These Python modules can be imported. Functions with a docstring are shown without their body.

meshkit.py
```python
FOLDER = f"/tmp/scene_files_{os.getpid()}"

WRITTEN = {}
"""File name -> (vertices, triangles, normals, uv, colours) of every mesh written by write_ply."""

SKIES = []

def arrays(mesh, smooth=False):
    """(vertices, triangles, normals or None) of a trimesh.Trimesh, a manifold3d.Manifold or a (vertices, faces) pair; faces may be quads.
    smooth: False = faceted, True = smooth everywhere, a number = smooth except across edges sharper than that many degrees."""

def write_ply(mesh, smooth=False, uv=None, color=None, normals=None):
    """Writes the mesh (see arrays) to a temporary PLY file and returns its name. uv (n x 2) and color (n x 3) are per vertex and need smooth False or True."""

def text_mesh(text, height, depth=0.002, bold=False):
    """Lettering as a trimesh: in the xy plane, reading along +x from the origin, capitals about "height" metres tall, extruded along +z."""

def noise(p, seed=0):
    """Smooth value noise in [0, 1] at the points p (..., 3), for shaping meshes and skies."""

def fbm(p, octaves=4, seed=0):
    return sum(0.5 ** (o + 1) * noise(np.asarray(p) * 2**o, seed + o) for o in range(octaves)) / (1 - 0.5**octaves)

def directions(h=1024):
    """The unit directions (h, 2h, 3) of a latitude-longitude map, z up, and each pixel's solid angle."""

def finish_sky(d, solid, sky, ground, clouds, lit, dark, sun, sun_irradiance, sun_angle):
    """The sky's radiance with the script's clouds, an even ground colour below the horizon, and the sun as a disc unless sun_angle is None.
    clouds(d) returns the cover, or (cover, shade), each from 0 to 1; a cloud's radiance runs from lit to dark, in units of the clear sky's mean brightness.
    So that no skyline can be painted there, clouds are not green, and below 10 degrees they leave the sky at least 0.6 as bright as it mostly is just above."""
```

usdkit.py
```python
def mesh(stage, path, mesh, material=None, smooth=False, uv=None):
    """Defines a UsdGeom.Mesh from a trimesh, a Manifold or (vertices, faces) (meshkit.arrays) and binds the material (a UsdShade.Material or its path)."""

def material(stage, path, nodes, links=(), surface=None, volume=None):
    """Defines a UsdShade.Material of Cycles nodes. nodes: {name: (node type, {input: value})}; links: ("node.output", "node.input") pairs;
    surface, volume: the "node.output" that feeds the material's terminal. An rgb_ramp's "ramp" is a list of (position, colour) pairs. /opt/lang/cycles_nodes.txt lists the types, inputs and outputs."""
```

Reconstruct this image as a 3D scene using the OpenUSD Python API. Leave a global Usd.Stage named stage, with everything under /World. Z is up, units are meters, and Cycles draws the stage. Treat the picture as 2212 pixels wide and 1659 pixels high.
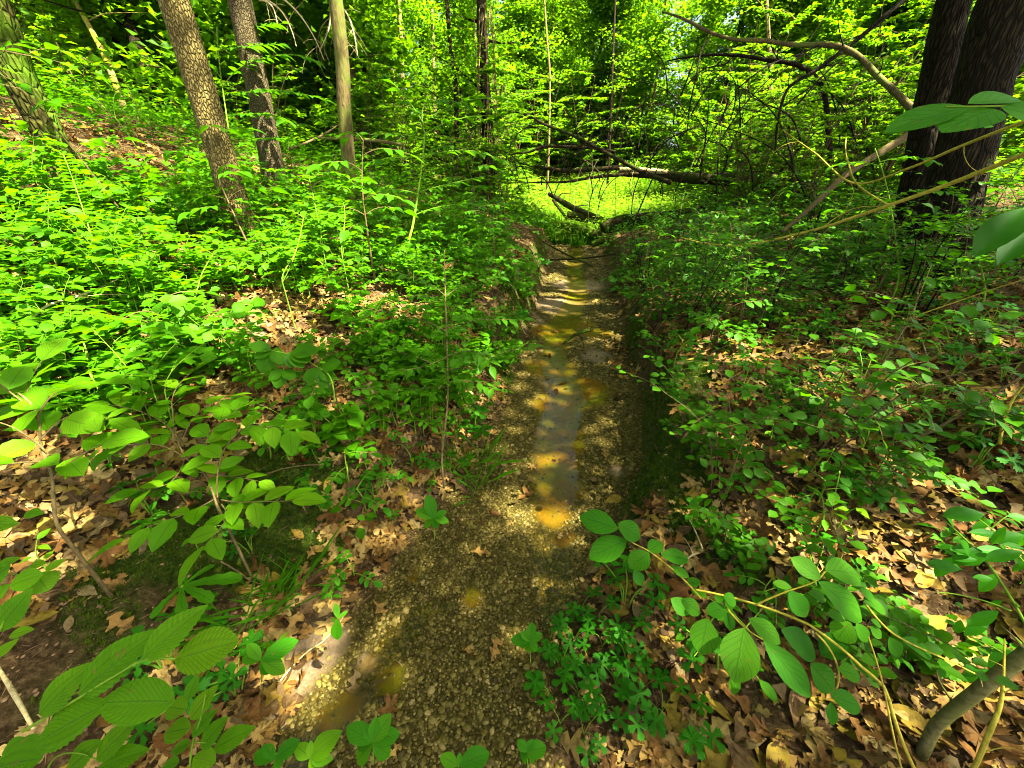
import math, numpy as np, trimesh, usdkit, meshkit
from pxr import Usd, UsdGeom, UsdLux, UsdShade, Gf, Sdf, Vt

stage = Usd.Stage.CreateInMemory()
UsdGeom.SetStageUpAxis(stage, 'Z'); UsdGeom.SetStageMetersPerUnit(stage, 1.0)
world = UsdGeom.Xform.Define(stage, '/World'); stage.SetDefaultPrim(world.GetPrim())
UsdGeom.Scope.Define(stage, '/World/Looks')

# ------------------------------------------------------------------ camera, sky, sun, exposure
EXPOSURE = 3.55
SKY_STRENGTH, SUN_INTENSITY = 0.09, 1.2
PITCH, EYE = 28.0, np.array([0.0, 0.0, 1.5])
SUN_EL = math.radians(61.0)
SUN_AZ = math.atan2(0.86, -0.36)                     # atan2(x, y) of the direction towards the sun: behind to the right
SUN = np.array([math.cos(SUN_EL) * math.sin(SUN_AZ), math.cos(SUN_EL) * math.cos(SUN_AZ), math.sin(SUN_EL)])
cam = UsdGeom.Camera.Define(stage, '/World/camera')
cam.CreateHorizontalApertureAttr(36.0); cam.CreateVerticalApertureAttr(27.0); cam.CreateFocalLengthAttr(13.52)
cam.CreateClippingRangeAttr(Gf.Vec2f(0.05, 1000)); cam.CreateExposureAttr(EXPOSURE)
cam.AddTranslateOp().Set(Gf.Vec3d(*EYE)); cam.AddRotateXOp().Set(90.0 - PITCH)
dome = UsdLux.DomeLight.Define(stage, '/World/sky'); dome.GetPrim().SetCustomDataByKey('kind', 'structure')
sky_m = usdkit.material(stage, '/World/Looks/sky_look', {
    's': ('sky_texture', {'sky_type': 'single_scattering', 'sun_disc': False, 'sun_elevation': SUN_EL, 'sun_rotation': SUN_AZ, 'air_density': 0.25, 'aerosol_density': 4.0, 'ozone_density': 0.0}),
    'b': ('background_shader', {'strength': SKY_STRENGTH})}, [('s.color', 'b.color')], surface='b.background')
UsdShade.MaterialBindingAPI.Apply(dome.GetPrim()).Bind(sky_m)
sun = UsdLux.DistantLight.Define(stage, '/World/sun')
sun.CreateIntensityAttr(SUN_INTENSITY); sun.CreateNormalizeAttr(True); sun.CreateAngleAttr(0.53); sun.CreateColorAttr(Gf.Vec3f(1.0, 0.93, 0.76))
sun.AddRotateXYZOp().Set(Gf.Vec3f(math.degrees(math.pi / 2 - SUN_EL), 0, math.degrees(math.pi - SUN_AZ)))

# ------------------------------------------------------------------ small helpers
FW = np.array([0, math.cos(math.radians(PITCH)), -math.sin(math.radians(PITCH))])
UP = np.array([0, math.sin(math.radians(PITCH)), math.cos(math.radians(PITCH))])
EX = np.array([1.0, 0, 0]); FPX = 831.0

def ray(px, py):
    return (px - 1106) / FPX * EX + FW - (py - 829.5) / FPX * UP

def at(px, py, depth):
    """The point of the place seen at (px, py) of the 2212 x 1659 photograph, depth metres ahead."""
    return EYE + depth * ray(px, py)

def seen(p):
    p = np.asarray(p, float) - EYE
    d = p @ FW
    dd = np.where(np.abs(d) < 1e-6, 1e-6, d)
    return 1106 + FPX * (p @ EX) / dd, 829.5 - FPX * (p @ UP) / dd, d

def sm(t, a=0.0, b=1.0):
    t = np.clip((t - a) / (b - a), 0, 1)
    return t * t * (3 - 2 * t)

def nz(x, y, s, seed=0, oct=3):
    x, y = np.broadcast_arrays(np.asarray(x, float), np.asarray(y, float))
    return meshkit.fbm(np.stack([x * s, y * s, np.zeros_like(x) + 0.37], -1), oct, seed)

used = {}
def path(name, parent='/World'):
    k = parent + '/' + name
    n = used.get(k, 0); used[k] = n + 1
    return k if n == 0 else f'{k}_{n:03d}'

def tag(p, label=None, cat=None, group=None, kind=None):
    p = p.GetPrim() if hasattr(p, 'GetPrim') else p
    for k, v in (('label', label), ('category', cat), ('group', group), ('kind', kind)):
        if v: p.SetCustomDataByKey(k, v)
    return p

def mesh(name, vf, mat, parent='/World', uv=None, smooth=False, attrs=None):
    m = usdkit.mesh(stage, path(name, parent), vf, mat, smooth=smooth, uv=uv)
    for k, a in (attrs or {}).items():
        UsdGeom.PrimvarsAPI(m).CreatePrimvar(k, Sdf.ValueTypeNames.FloatArray, 'vertex').Set(Vt.FloatArray.FromNumpy(np.asarray(a, np.float32)))
    return m

def xform(name, loc=(0, 0, 0), rz=0.0, scale=1.0, parent='/World', tilt=None):
    x = UsdGeom.Xform.Define(stage, path(name, parent))
    x.AddTranslateOp().Set(Gf.Vec3d(*map(float, loc)))
    if tilt: x.AddRotateXYZOp().Set(Gf.Vec3f(float(tilt[0]), float(tilt[1]), float(math.degrees(rz))))
    elif rz: x.AddRotateZOp().Set(float(math.degrees(rz)))
    if np.ndim(scale) or scale != 1.0:
        s = scale if np.ndim(scale) else (scale,) * 3
        x.AddScaleOp().Set(Gf.Vec3f(*map(float, s)))
    return x

def klass(name):
    return stage.CreateClassPrim(path(name)).GetPath().pathString

def copy_of(cls, name, loc, rz, scale, tilt=None):
    x = xform(name, loc, rz, scale, tilt=tilt)
    x.GetPrim().GetReferences().AddInternalReference(cls); x.GetPrim().SetInstanceable(True)
    return x.GetPrim()

def quat_from(mats):
    """Rotation matrices (n, 3, 3) with the axes as columns -> (w, x, y, z)."""
    from scipy.spatial.transform import Rotation
    q = Rotation.from_matrix(mats).as_quat()
    return q[:, [3, 0, 1, 2]]

def frames(d, n):
    """Orthonormal frames: x along d, z near n. (k, 3, 3), axes as columns."""
    d = d / np.linalg.norm(d, axis=-1, keepdims=True)
    y = np.cross(n, d); y /= np.maximum(np.linalg.norm(y, axis=-1, keepdims=True), 1e-9)
    return np.stack([d, y, np.cross(d, y)], -1)

def instancer(name, parent, protos, idx, pos, rot, scale):
    """protos: (vertices-faces, material, uv) each drawn many times: uncountable stuff."""
    pi = UsdGeom.PointInstancer.Define(stage, path(name, parent)); pp = pi.GetPath().pathString
    rel = pi.CreatePrototypesRel()
    for k, (vf, mat, uv) in enumerate(protos):
        rel.AddTarget(mesh('piece', vf, mat, pp, uv=uv, smooth=True).GetPath())
    pi.CreateProtoIndicesAttr(Vt.IntArray.FromNumpy(np.asarray(idx, np.int32)))
    pi.CreatePositionsAttr(Vt.Vec3fArray.FromNumpy(np.asarray(pos, np.float32)))
    q = quat_from(rot)
    pi.CreateOrientationsAttr(Vt.QuathArray([Gf.Quath(float(a), float(b), float(c), float(d)) for a, b, c, d in q]))
    s = np.asarray(scale, np.float32)
    pi.CreateScalesAttr(Vt.Vec3fArray.FromNumpy(np.repeat(s[:, None], 3, 1) if s.ndim == 1 else s))
    tag(pi, kind='stuff')
    return pi

class MB:
    """Collects pieces into one mesh."""
    def __init__(self): self.v, self.f, self.u, self.n = [], [], [], 0
    def add(self, v, f, uv=None):
        self.v.append(np.asarray(v, float)); self.f.append(np.asarray(f, int) + self.n); self.n += len(v)
        self.u.append(np.zeros((len(v), 2)) if uv is None else uv)
        return self
    def many(self, v, f, uv, pos, rot, scale):
        """Copies of one piece: pos (k, 3), rot (k, 3, 3), scale (k,)."""
        k = len(pos)
        if not k: return self
        s = np.asarray(scale, float)
        P = np.einsum('kij,nj->kni', rot, v) * s[:, None, None] + np.asarray(pos)[:, None, :]
        F = f[None] + (np.arange(k) * len(v))[:, None, None]
        return self.add(P.reshape(-1, 3), F.reshape(-1, 3), np.tile(uv, (k, 1)))
    def vf(self): return np.vstack(self.v), np.vstack(self.f)
    def uv(self): return np.vstack(self.u)

def spline(pts, n):
    pts = np.asarray(pts, float)
    if len(pts) == 2: return pts[0] + np.linspace(0, 1, n)[:, None] * (pts[1] - pts[0])
    from scipy.interpolate import CubicSpline, PchipInterpolator
    t = np.r_[0, np.cumsum(np.maximum(np.linalg.norm(np.diff(pts, axis=0), axis=1), 1e-6))]
    return PchipInterpolator(t, pts)(np.linspace(0, t[-1], n))

def tube(pts, r, sides=6, rough=0.0, seed=0, freq=6.0, cap=True):
    pts = np.asarray(pts, float); n = len(pts)
    r = np.interp(np.linspace(0, 1, n), np.linspace(0, 1, len(r)), r) if np.ndim(r) else np.full(n, r)
    t = np.gradient(pts, axis=0); t /= np.maximum(np.linalg.norm(t, axis=1, keepdims=True), 1e-9)
    ref = np.array([1.0, 0, 0]) if abs(t[0, 0]) < 0.8 else np.array([0, 1.0, 0])
    a = np.cross(t, ref); a /= np.linalg.norm(a, axis=1, keepdims=True); b = np.cross(t, a)
    th = np.arange(sides) / sides * 2 * np.pi
    ring = np.cos(th)[None, :, None] * a[:, None] + np.sin(th)[None, :, None] * b[:, None]
    R = np.repeat(r[:, None], sides, 1)
    P = pts[:, None] + ring * R[..., None]
    if rough:
        R = R * (1 + rough * (meshkit.fbm(P * freq + seed, 3, seed) - 0.5) * 2)
        P = pts[:, None] + ring * R[..., None]
    v = P.reshape(-1, 3)
    i, j = np.meshgrid(np.arange(n - 1), np.arange(sides), indexing='ij')
    q = np.stack([i * sides + j, i * sides + (j + 1) % sides, (i + 1) * sides + (j + 1) % sides, (i + 1) * sides + j], -1).reshape(-1, 4)
    f = np.vstack([q[:, [0, 2, 1]], q[:, [0, 3, 2]]])
    if cap:
        v = np.vstack([v, pts[0], pts[-1]]); k = len(v)
        e = np.arange(sides)
        f = np.vstack([f, np.stack([np.full(sides, k - 2), e, (e + 1) % sides], 1), np.stack([np.full(sides, k - 1), (n - 1) * sides + (e + 1) % sides, (n - 1) * sides + e], 1)])
    return v, f

# ------------------------------------------------------------------ materials
def look(name, nodes, links, surface): return usdkit.material(stage, '/World/Looks/' + name, nodes, links, surface=surface)

def leaf_look(name, cols, trans, rand='island', vein=None, rough=0.5, tmix=0.42, spec=0.08):
    src = ('geometry', {}) if rand == 'island' else ('object_info', {})
    out = 'r.random_per_island' if rand == 'island' else 'r.random'
    n = {'r': src, 'c': ('rgb_ramp', {'ramp': [(i / (len(cols) - 1), c) for i, c in enumerate(cols)]}),
         't': ('rgb_ramp', {'ramp': [(i / (len(trans) - 1), c) for i, c in enumerate(trans)]}),
         'g': ('geometry', {}), 'nt': ('noise_texture', {'scale': 14.0, 'detail': 2.0}),
         'm1': ('mix_color', {'blend_type': 'multiply', 'fac': 0.45}), 'nr': ('rgb_ramp', {'ramp': [(0.25, (0.55, 0.6, 0.5)), (0.75, (1.25, 1.15, 1.1))]}),
         'p': ('principled_bsdf', {'roughness': rough, 'specular_ior_level': spec}), 'tl': ('translucent_bsdf', {}), 'x': ('mix_closure', {'fac': tmix})}
    l = [(out, 'c.fac'), (out, 't.fac'), ('g.position', 'nt.vector'), ('nt.fac', 'nr.fac'), ('c.color', 'm1.a'), ('nr.color', 'm1.b'),
         ('p.BSDF', 'x.closure1'), ('tl.BSDF', 'x.closure2')]
    if vein:   # st.x along the midrib, st.y across (-1..1): side veins run forward from the midrib
        n.update({'uv': ('uvmap', {'attribute': 'st'}), 's': ('separate_xyz', {}), 'ab': ('math', {'math_type': 'absolute'}),
                  'k': ('math', {'math_type': 'multiply', 'value2': -vein[1]}), 'ad': ('math', {'math_type': 'add'}), 'w': ('math', {'math_type': 'multiply', 'value2': vein[0] * 2 * math.pi}),
                  'si': ('math', {'math_type': 'sine'}), 'vr': ('map_range', {'from_min': 0.8, 'from_max': 1.0, 'to_min': 0.0, 'to_max': 1.0, 'clamp': True}),
                  'mr': ('map_range', {'from_min': 0.03, 'from_max': 0.07, 'to_min': 1.0, 'to_max': 0.0, 'clamp': True}), 'mx': ('math', {'math_type': 'maximum'}),
                  'vm': ('mix_color', {'blend_type': 'mix'}), 'vs': ('math', {'math_type': 'multiply', 'value2': vein[2]}), 'bu': ('bump', {'strength': 0.35, 'distance': 0.002}),
                  'hue': ('hsv', {'hue': 0.485, 'saturation': 0.92, 'value': vein[3]}), 'tv': ('mix_color', {'b': (0.03, 0.22, 0.001)}), 'ns': ('noise_texture', {'scale': 75.0, 'detail': 2.0}), 'sr': ('map_range', {'from_min': 0.66, 'from_max': 0.74, 'to_min': 0.0, 'to_max': 0.75, 'clamp': True}), 'sp': ('mix_color', {'b': (0.13, 0.10, 0.015)})})
        l += [('uv.UV', 's.vector'), ('s.y', 'ab.value1'), ('ab.value', 'k.value1'), ('s.x', 'ad.value1'), ('k.value', 'ad.value2'), ('ad.value', 'w.value1'), ('w.value', 'si.value1'),
              ('si.value', 'vr.value'), ('ab.value', 'mr.value'), ('vr.result', 'mx.value1'), ('mr.result', 'mx.value2'), ('mx.value', 'vs.value1'), ('vs.value', 'vm.fac'),
              ('m1.result', 'vm.a'), ('m1.result', 'hue.color'), ('hue.color', 'vm.b'), ('g.position', 'ns.vector'), ('ns.fac', 'sr.value'), ('sr.result', 'sp.fac'), ('vm.result', 'sp.a'), ('sp.result', 'p.base_color'), ('mx.value', 'bu.height'), ('bu.normal', 'p.normal'), ('t.color', 'tv.a'), ('mx.value', 'tv.fac'), ('tv.result', 'tl.color')]
    else:
        l += [('m1.result', 'p.base_color'), ('t.color', 'tl.color')]
    return look(name, n, l, 'x.closure')

GREENS = [(0.030, 0.110, 0.001), (0.049, 0.165, 0.001), (0.068, 0.200, 0.002), (0.121, 0.250, 0.002)]
GLOWS = [(0.081, 0.280, 0.001), (0.135, 0.400, 0.001), (0.203, 0.480, 0.002), (0.338, 0.580, 0.003)]
L_thicket = leaf_look('thicket_leaf', [(0.041, 0.150, 0.001), (0.068, 0.200, 0.001), (0.101, 0.240, 0.002), (0.162, 0.280, 0.003)], [(0.135, 0.380, 0.001), (0.216, 0.480, 0.002), (0.311, 0.560, 0.003), (0.432, 0.620, 0.004)])
L_leaf = leaf_look('green_leaf', GREENS, GLOWS)
L_far = leaf_look('wood_leaf', [(0.042, 0.118, 0.002), (0.083, 0.187, 0.002), (0.145, 0.237, 0.003), (0.235, 0.286, 0.005)], [(0.166, 0.376, 0.002), (0.276, 0.494, 0.002), (0.427, 0.593, 0.004), (0.578, 0.632, 0.008)], tmix=0.5)
L_canopy = leaf_look('canopy_leaf', GREENS, GLOWS, tmix=0.4)
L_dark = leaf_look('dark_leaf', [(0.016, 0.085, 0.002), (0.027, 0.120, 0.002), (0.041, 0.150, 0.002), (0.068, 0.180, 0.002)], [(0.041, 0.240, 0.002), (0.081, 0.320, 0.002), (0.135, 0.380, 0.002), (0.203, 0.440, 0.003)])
L_ribbed = leaf_look('ribbed_leaf', [(0.051, 0.165, 0.001), (0.068, 0.190, 0.001), (0.092, 0.215, 0.002)], [(0.135, 0.400, 0.001), (0.189, 0.460, 0.001), (0.270, 0.520, 0.002)], 'object', (13.0, 0.30, 0.38, 0.6))
L_net = leaf_look('netted_leaf', [(0.024, 0.135, 0.001), (0.035, 0.160, 0.001), (0.054, 0.185, 0.002)], [(0.068, 0.320, 0.001), (0.108, 0.380, 0.001), (0.176, 0.440, 0.002)], 'object', (6.0, 0.38, 0.30, 0.6), rough=0.6, spec=0.1)
L_herb = leaf_look('herb_leaf', [(0.019, 0.115, 0.002), (0.032, 0.150, 0.002), (0.054, 0.185, 0.002)], [(0.068, 0.300, 0.002), (0.108, 0.380, 0.002), (0.176, 0.450, 0.002)], 'island')
L_moss = leaf_look('moss_tuft', [(0.016, 0.036, 0.002), (0.035, 0.066, 0.003), (0.075, 0.110, 0.004)], [(0.05, 0.11, 0.002), (0.10, 0.17, 0.003)], 'object', rough=0.9, tmix=0.25, spec=0.1)
L_grass = leaf_look('grass_blade', [(0.03, 0.12, 0.002), (0.07, 0.18, 0.003), (0.14, 0.20, 0.015)], [(0.12, 0.36, 0.002), (0.22, 0.46, 0.005)], 'island')
L_sunpale = leaf_look('sunpaled_leaf', [(0.12, 0.22, 0.010), (0.24, 0.31, 0.03), (0.40, 0.40, 0.12), (0.52, 0.46, 0.26)], [(0.24, 0.42, 0.010), (0.40, 0.52, 0.03), (0.50, 0.54, 0.10)], 'island')  # leaf colour raised and paled to carry the clearing's sunlight


def dry_look(name, cols):
    return look(name, {'r': ('object_info', {}), 'c': ('rgb_ramp', {'ramp': [(i / (len(cols) - 1), c) for i, c in enumerate(cols)]}), 'g': ('geometry', {}),
        'nt': ('noise_texture', {'scale': 45.0, 'detail': 4.0, 'roughness': 0.65}), 'nr': ('rgb_ramp', {'ramp': [(0.32, (0.30, 0.25, 0.20)), (0.5, (0.95, 0.95, 0.95)), (0.72, (1.3, 1.25, 1.1))]}),
        'm1': ('mix_color', {'blend_type': 'multiply', 'fac': 0.85}), 'uv': ('uvmap', {'attribute': 'st'}), 's': ('separate_xyz', {}), 'ab': ('math', {'math_type': 'absolute'}),
        'mr': ('map_range', {'from_min': 0.03, 'from_max': 0.09, 'to_min': 0.4, 'to_max': 0.0, 'clamp': True}), 'vm': ('mix_color', {'b': (0.16, 0.09, 0.04)}),
        'bu': ('bump', {'strength': 0.4, 'distance': 0.003}), 'p': ('principled_bsdf', {'roughness': 0.65, 'specular_ior_level': 0.06}), 'tl': ('translucent_bsdf', {}), 'x': ('mix_closure', {'fac': 0.15})},
        [('r.random', 'c.fac'), ('g.position', 'nt.vector'), ('nt.fac', 'nr.fac'), ('c.color', 'm1.a'), ('nr.color', 'm1.b'), ('uv.UV', 's.vector'), ('s.y', 'ab.value1'), ('ab.value', 'mr.value'),
         ('mr.result', 'vm.fac'), ('m1.result', 'vm.a'), ('vm.result', 'p.base_color'), ('vm.result', 'tl.color'), ('nt.fac', 'bu.height'), ('bu.normal', 'p.normal'), ('p.BSDF', 'x.closure1'), ('tl.BSDF', 'x.closure2')], 'x.closure')
D_tan = dry_look('dry_tan', [(0.153, 0.086, 0.020), (0.206, 0.125, 0.030), (0.179, 0.097, 0.024), (0.233, 0.151, 0.040)])
D_brown = dry_look('dry_brown', [(0.090, 0.041, 0.009), (0.126, 0.062, 0.014), (0.072, 0.035, 0.009), (0.148, 0.078, 0.018)])
D_pale = dry_look('dry_pale', [(0.242, 0.168, 0.049), (0.271, 0.189, 0.057), (0.233, 0.151, 0.038), (0.291, 0.210, 0.069)])
D_olive = dry_look('dry_olive', [(0.130, 0.089, 0.010), (0.156, 0.112, 0.013), (0.182, 0.129, 0.014), (0.113, 0.068, 0.009)])
D_wet = dry_look('dry_wet', [(0.045, 0.026, 0.010), (0.075, 0.045, 0.016), (0.10, 0.062, 0.022), (0.055, 0.036, 0.014)])
D_grey = dry_look('dry_grey', [(0.095, 0.066, 0.024), (0.130, 0.093, 0.034), (0.074, 0.049, 0.018), (0.156, 0.115, 0.046)])

def bark_look(name, lo, hi, sc=(38, 38, 8), moss=None, bump=0.9, dist=0.012, plates=False):
    n = {'g': ('geometry', {}), 'mp': ('mapping', {'scale': sc}), 'nt': ('noise_texture', {'scale': 1.0, 'detail': 5.0, 'roughness': 0.6, 'distortion': 0.4}),
         'c': ('rgb_ramp', {'ramp': [(0.3, lo), (0.5, tuple((a + b) / 2 for a, b in zip(lo, hi))), (0.7, hi)]}), 'bu': ('bump', {'strength': bump, 'distance': dist}),
         'n2': ('noise_texture', {'scale': 3.0, 'detail': 3.0}), 'p': ('principled_bsdf', {'roughness': 0.85, 'specular_ior_level': 0.05}), 'mm': ('mix_color', {'b': moss or lo}),
         'mf': ('map_range', {'from_min': 0.45, 'from_max': 0.62, 'to_min': 0.0, 'to_max': 0.85 if moss else 0.25, 'clamp': True})}
    l = [('g.position', 'mp.vector'), ('mp.vector', 'nt.vector'), ('g.position', 'n2.vector'), ('n2.fac', 'mf.value'), ('mf.result', 'mm.fac'), ('mm.result', 'p.base_color'), ('bu.normal', 'p.normal')]
    if plates:
        n.update({'vo': ('voronoi_texture', {'feature': 'distance_to_edge', 'scale': 1.0}), 'vn': ('mix_vector', {'fac': 0.12}), 'vr': ('map_range', {'from_min': 0.0, 'from_max': 0.22, 'clamp': True}),
                  'hh': ('math', {'math_type': 'multiply'}), 'dk': ('mix_color', {'a': tuple(a * 0.45 for a in lo)}), 'hs': ('math', {'math_type': 'multiply_add', 'value2': 0.5, 'value3': 0.0})})
        l += [('mp.vector', 'vn.a'), ('nt.color', 'vn.b'), ('vn.result', 'vo.vector'), ('vo.distance', 'vr.value'), ('nt.fac', 'c.fac'), ('vr.result', 'dk.fac'), ('c.color', 'dk.b'), ('dk.result', 'mm.a'),
              ('nt.fac', 'hs.value1'), ('vr.result', 'hs.value3'), ('hs.value', 'bu.height')]
    else:
        l += [('nt.fac', 'c.fac'), ('c.color', 'mm.a'), ('nt.fac', 'bu.height')]
    return look(name, n, l, 'p.BSDF')
B_scaly = bark_look('scaly_bark', (0.102, 0.077, 0.0217), (0.246, 0.202, 0.0653), (75, 75, 34), plates=True, dist=0.010)
B_ridged = bark_look('ridged_bark', (0.050, 0.038, 0.0150), (0.170, 0.139, 0.0660), (95, 95, 45), plates=True, dist=0.008)
B_mossy = bark_look('mossy_bark', (0.022, 0.021, 0.0036), (0.060, 0.062, 0.0084), (40, 40, 16), moss=(0.055, 0.115, 0.004), plates=True)
B_dark = bark_look('dark_bark', (0.010, 0.008, 0.0030), (0.036, 0.027, 0.0102), (55, 55, 8), plates=True, dist=0.014)
B_grey = bark_look('grey_bark', (0.035, 0.027, 0.0084), (0.130, 0.101, 0.0360), (40, 40, 12), moss=(0.090, 0.115, 0.0180))
B_thin = bark_look('stem_bark', (0.050, 0.038, 0.0150), (0.160, 0.115, 0.0420), (80, 80, 30), bump=0.4, dist=0.004)
B_twig = bark_look('dead_twig', (0.260, 0.192, 0.0780), (0.500, 0.413, 0.1920), (80, 80, 40), bump=0.4, dist=0.003)
B_yellow = bark_look('yellow_stem', (0.160, 0.144, 0.0120), (0.360, 0.298, 0.0360), (60, 60, 60), bump=0.3, dist=0.003)
B_palemoss = bark_look('pale_mossy_bark', (0.060, 0.048, 0.0120), (0.200, 0.154, 0.0540), (60, 60, 20), moss=(0.150, 0.154, 0.0048), bump=0.4, dist=0.004)
B_green = bark_look('green_stem', (0.070, 0.144, 0.0072), (0.140, 0.240, 0.0180), (60, 60, 60), bump=0.2, dist=0.002)
B_limb = bark_look('smooth_limb', (0.05, 0.045, 0.012), (0.13, 0.12, 0.04), (60, 60, 60), moss=(0.07, 0.09, 0.01), bump=0.5, dist=0.004)
B_log = bark_look('log_bark', (0.008, 0.006, 0.0024), (0.034, 0.024, 0.0084), (22, 22, 22), moss=(0.020, 0.033, 0.0018))  # bark blackened so the shade on the fallen trunk sits in its colour
B_sunlit = bark_look('sunlit_log_bark', (0.220, 0.163, 0.0540), (0.480, 0.403, 0.1680), (14, 30, 30))  # lit bark of the fallen trunk: sunshine put into a paler colour

M_peb = look('pebble_stone', {'r': ('object_info', {}), 'c': ('rgb_ramp', {'ramp': [(0.0, (0.022, 0.016, 0.002)), (0.3, (0.048, 0.037, 0.005)), (0.6, (0.072, 0.056, 0.009)), (0.9, (0.105, 0.083, 0.018)), (1.0, (0.17, 0.125, 0.04))]}),
    'g': ('geometry', {}), 'nt': ('noise_texture', {'scale': 160.0, 'detail': 3.0}), 'nr': ('rgb_ramp', {'ramp': [(0.3, (0.6, 0.6, 0.55)), (0.7, (1.2, 1.2, 1.2))]}), 'm': ('mix_color', {'blend_type': 'multiply', 'fac': 0.6}),
    'p': ('principled_bsdf', {'roughness': 0.5, 'specular_ior_level': 0.10})},
    [('r.random', 'c.fac'), ('g.position', 'nt.vector'), ('nt.fac', 'nr.fac'), ('c.color', 'm.a'), ('nr.color', 'm.b'), ('m.result', 'p.base_color')], 'p.BSDF')

M_floor = look('forest_soil', {
    'g': ('geometry', {}), 'ab': ('attribute', {'attribute': 'bed'}), 'am': ('attribute', {'attribute': 'moss'}), 'ao': ('attribute', {'attribute': 'ochre'}), 'aw': ('attribute', {'attribute': 'silt'}),
    'n1': ('noise_texture', {'scale': 38.0, 'detail': 8.0, 'roughness': 0.78}), 'n2': ('noise_texture', {'scale': 5.0, 'detail': 4.0}), 'n3': ('noise_texture', {'scale': 70.0, 'detail': 4.0, 'roughness': 0.7}),
    'soil': ('rgb_ramp', {'ramp': [(0.36, (0.018, 0.010, 0.004)), (0.5, (0.056, 0.034, 0.012)), (0.64, (0.15, 0.098, 0.040))]}),
    'vo': ('voronoi_texture', {'scale': 130.0}), 'vc': ('separate_color', {}), 'bedc': ('rgb_ramp', {'ramp': [(0.0, (0.026, 0.019, 0.003)), (0.5, (0.050, 0.039, 0.006)), (1.0, (0.080, 0.062, 0.012))]}),
    'och': ('rgb_ramp', {'ramp': [(0.32, (0.105, 0.052, 0.0015)), (0.45, (0.125, 0.074, 0.002)), (0.55, (0.11, 0.088, 0.002)), (0.68, (0.125, 0.130, 0.003))]}),
    'sil': ('rgb_ramp', {'ramp': [(0.35, (0.12, 0.082, 0.040)), (0.65, (0.22, 0.160, 0.088))]}),
    'mos': ('rgb_ramp', {'ramp': [(0.3, (0.012, 0.022, 0.003)), (0.5, (0.035, 0.06, 0.005)), (0.7, (0.085, 0.115, 0.01))]}),
    'x1': ('mix_color', {}), 'x2': ('mix_color', {}), 'x3': ('mix_color', {}), 'x4': ('mix_color', {}),
    'rr': ('map_range', {'from_min': 0.0, 'from_max': 1.0, 'to_min': 0.92, 'to_max': 0.7}),
    'bu': ('bump', {'strength': 1.0, 'distance': 0.03}), 'p': ('principled_bsdf', {'specular_ior_level': 0.06})},
    [('g.position', 'n1.vector'), ('g.position', 'n2.vector'), ('g.position', 'n3.vector'), ('g.position', 'vo.vector'), ('n1.fac', 'soil.fac'), ('vo.color', 'vc.color'), ('vc.r', 'bedc.fac'), ('n2.fac', 'och.fac'), ('n1.fac', 'sil.fac'), ('n3.fac', 'mos.fac'),
     ('ab.fac', 'x1.fac'), ('soil.color', 'x1.a'), ('bedc.color', 'x1.b'), ('aw.fac', 'x2.fac'), ('x1.result', 'x2.a'), ('sil.color', 'x2.b'), ('ao.fac', 'x3.fac'), ('x2.result', 'x3.a'), ('och.color', 'x3.b'),
     ('am.fac', 'x4.fac'), ('x3.result', 'x4.a'), ('mos.color', 'x4.b'), ('x4.result', 'p.base_color'), ('ab.fac', 'rr.value'), ('rr.result', 'p.roughness'), ('n1.fac', 'bu.height'), ('bu.normal', 'p.normal')], 'p.BSDF')

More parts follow.
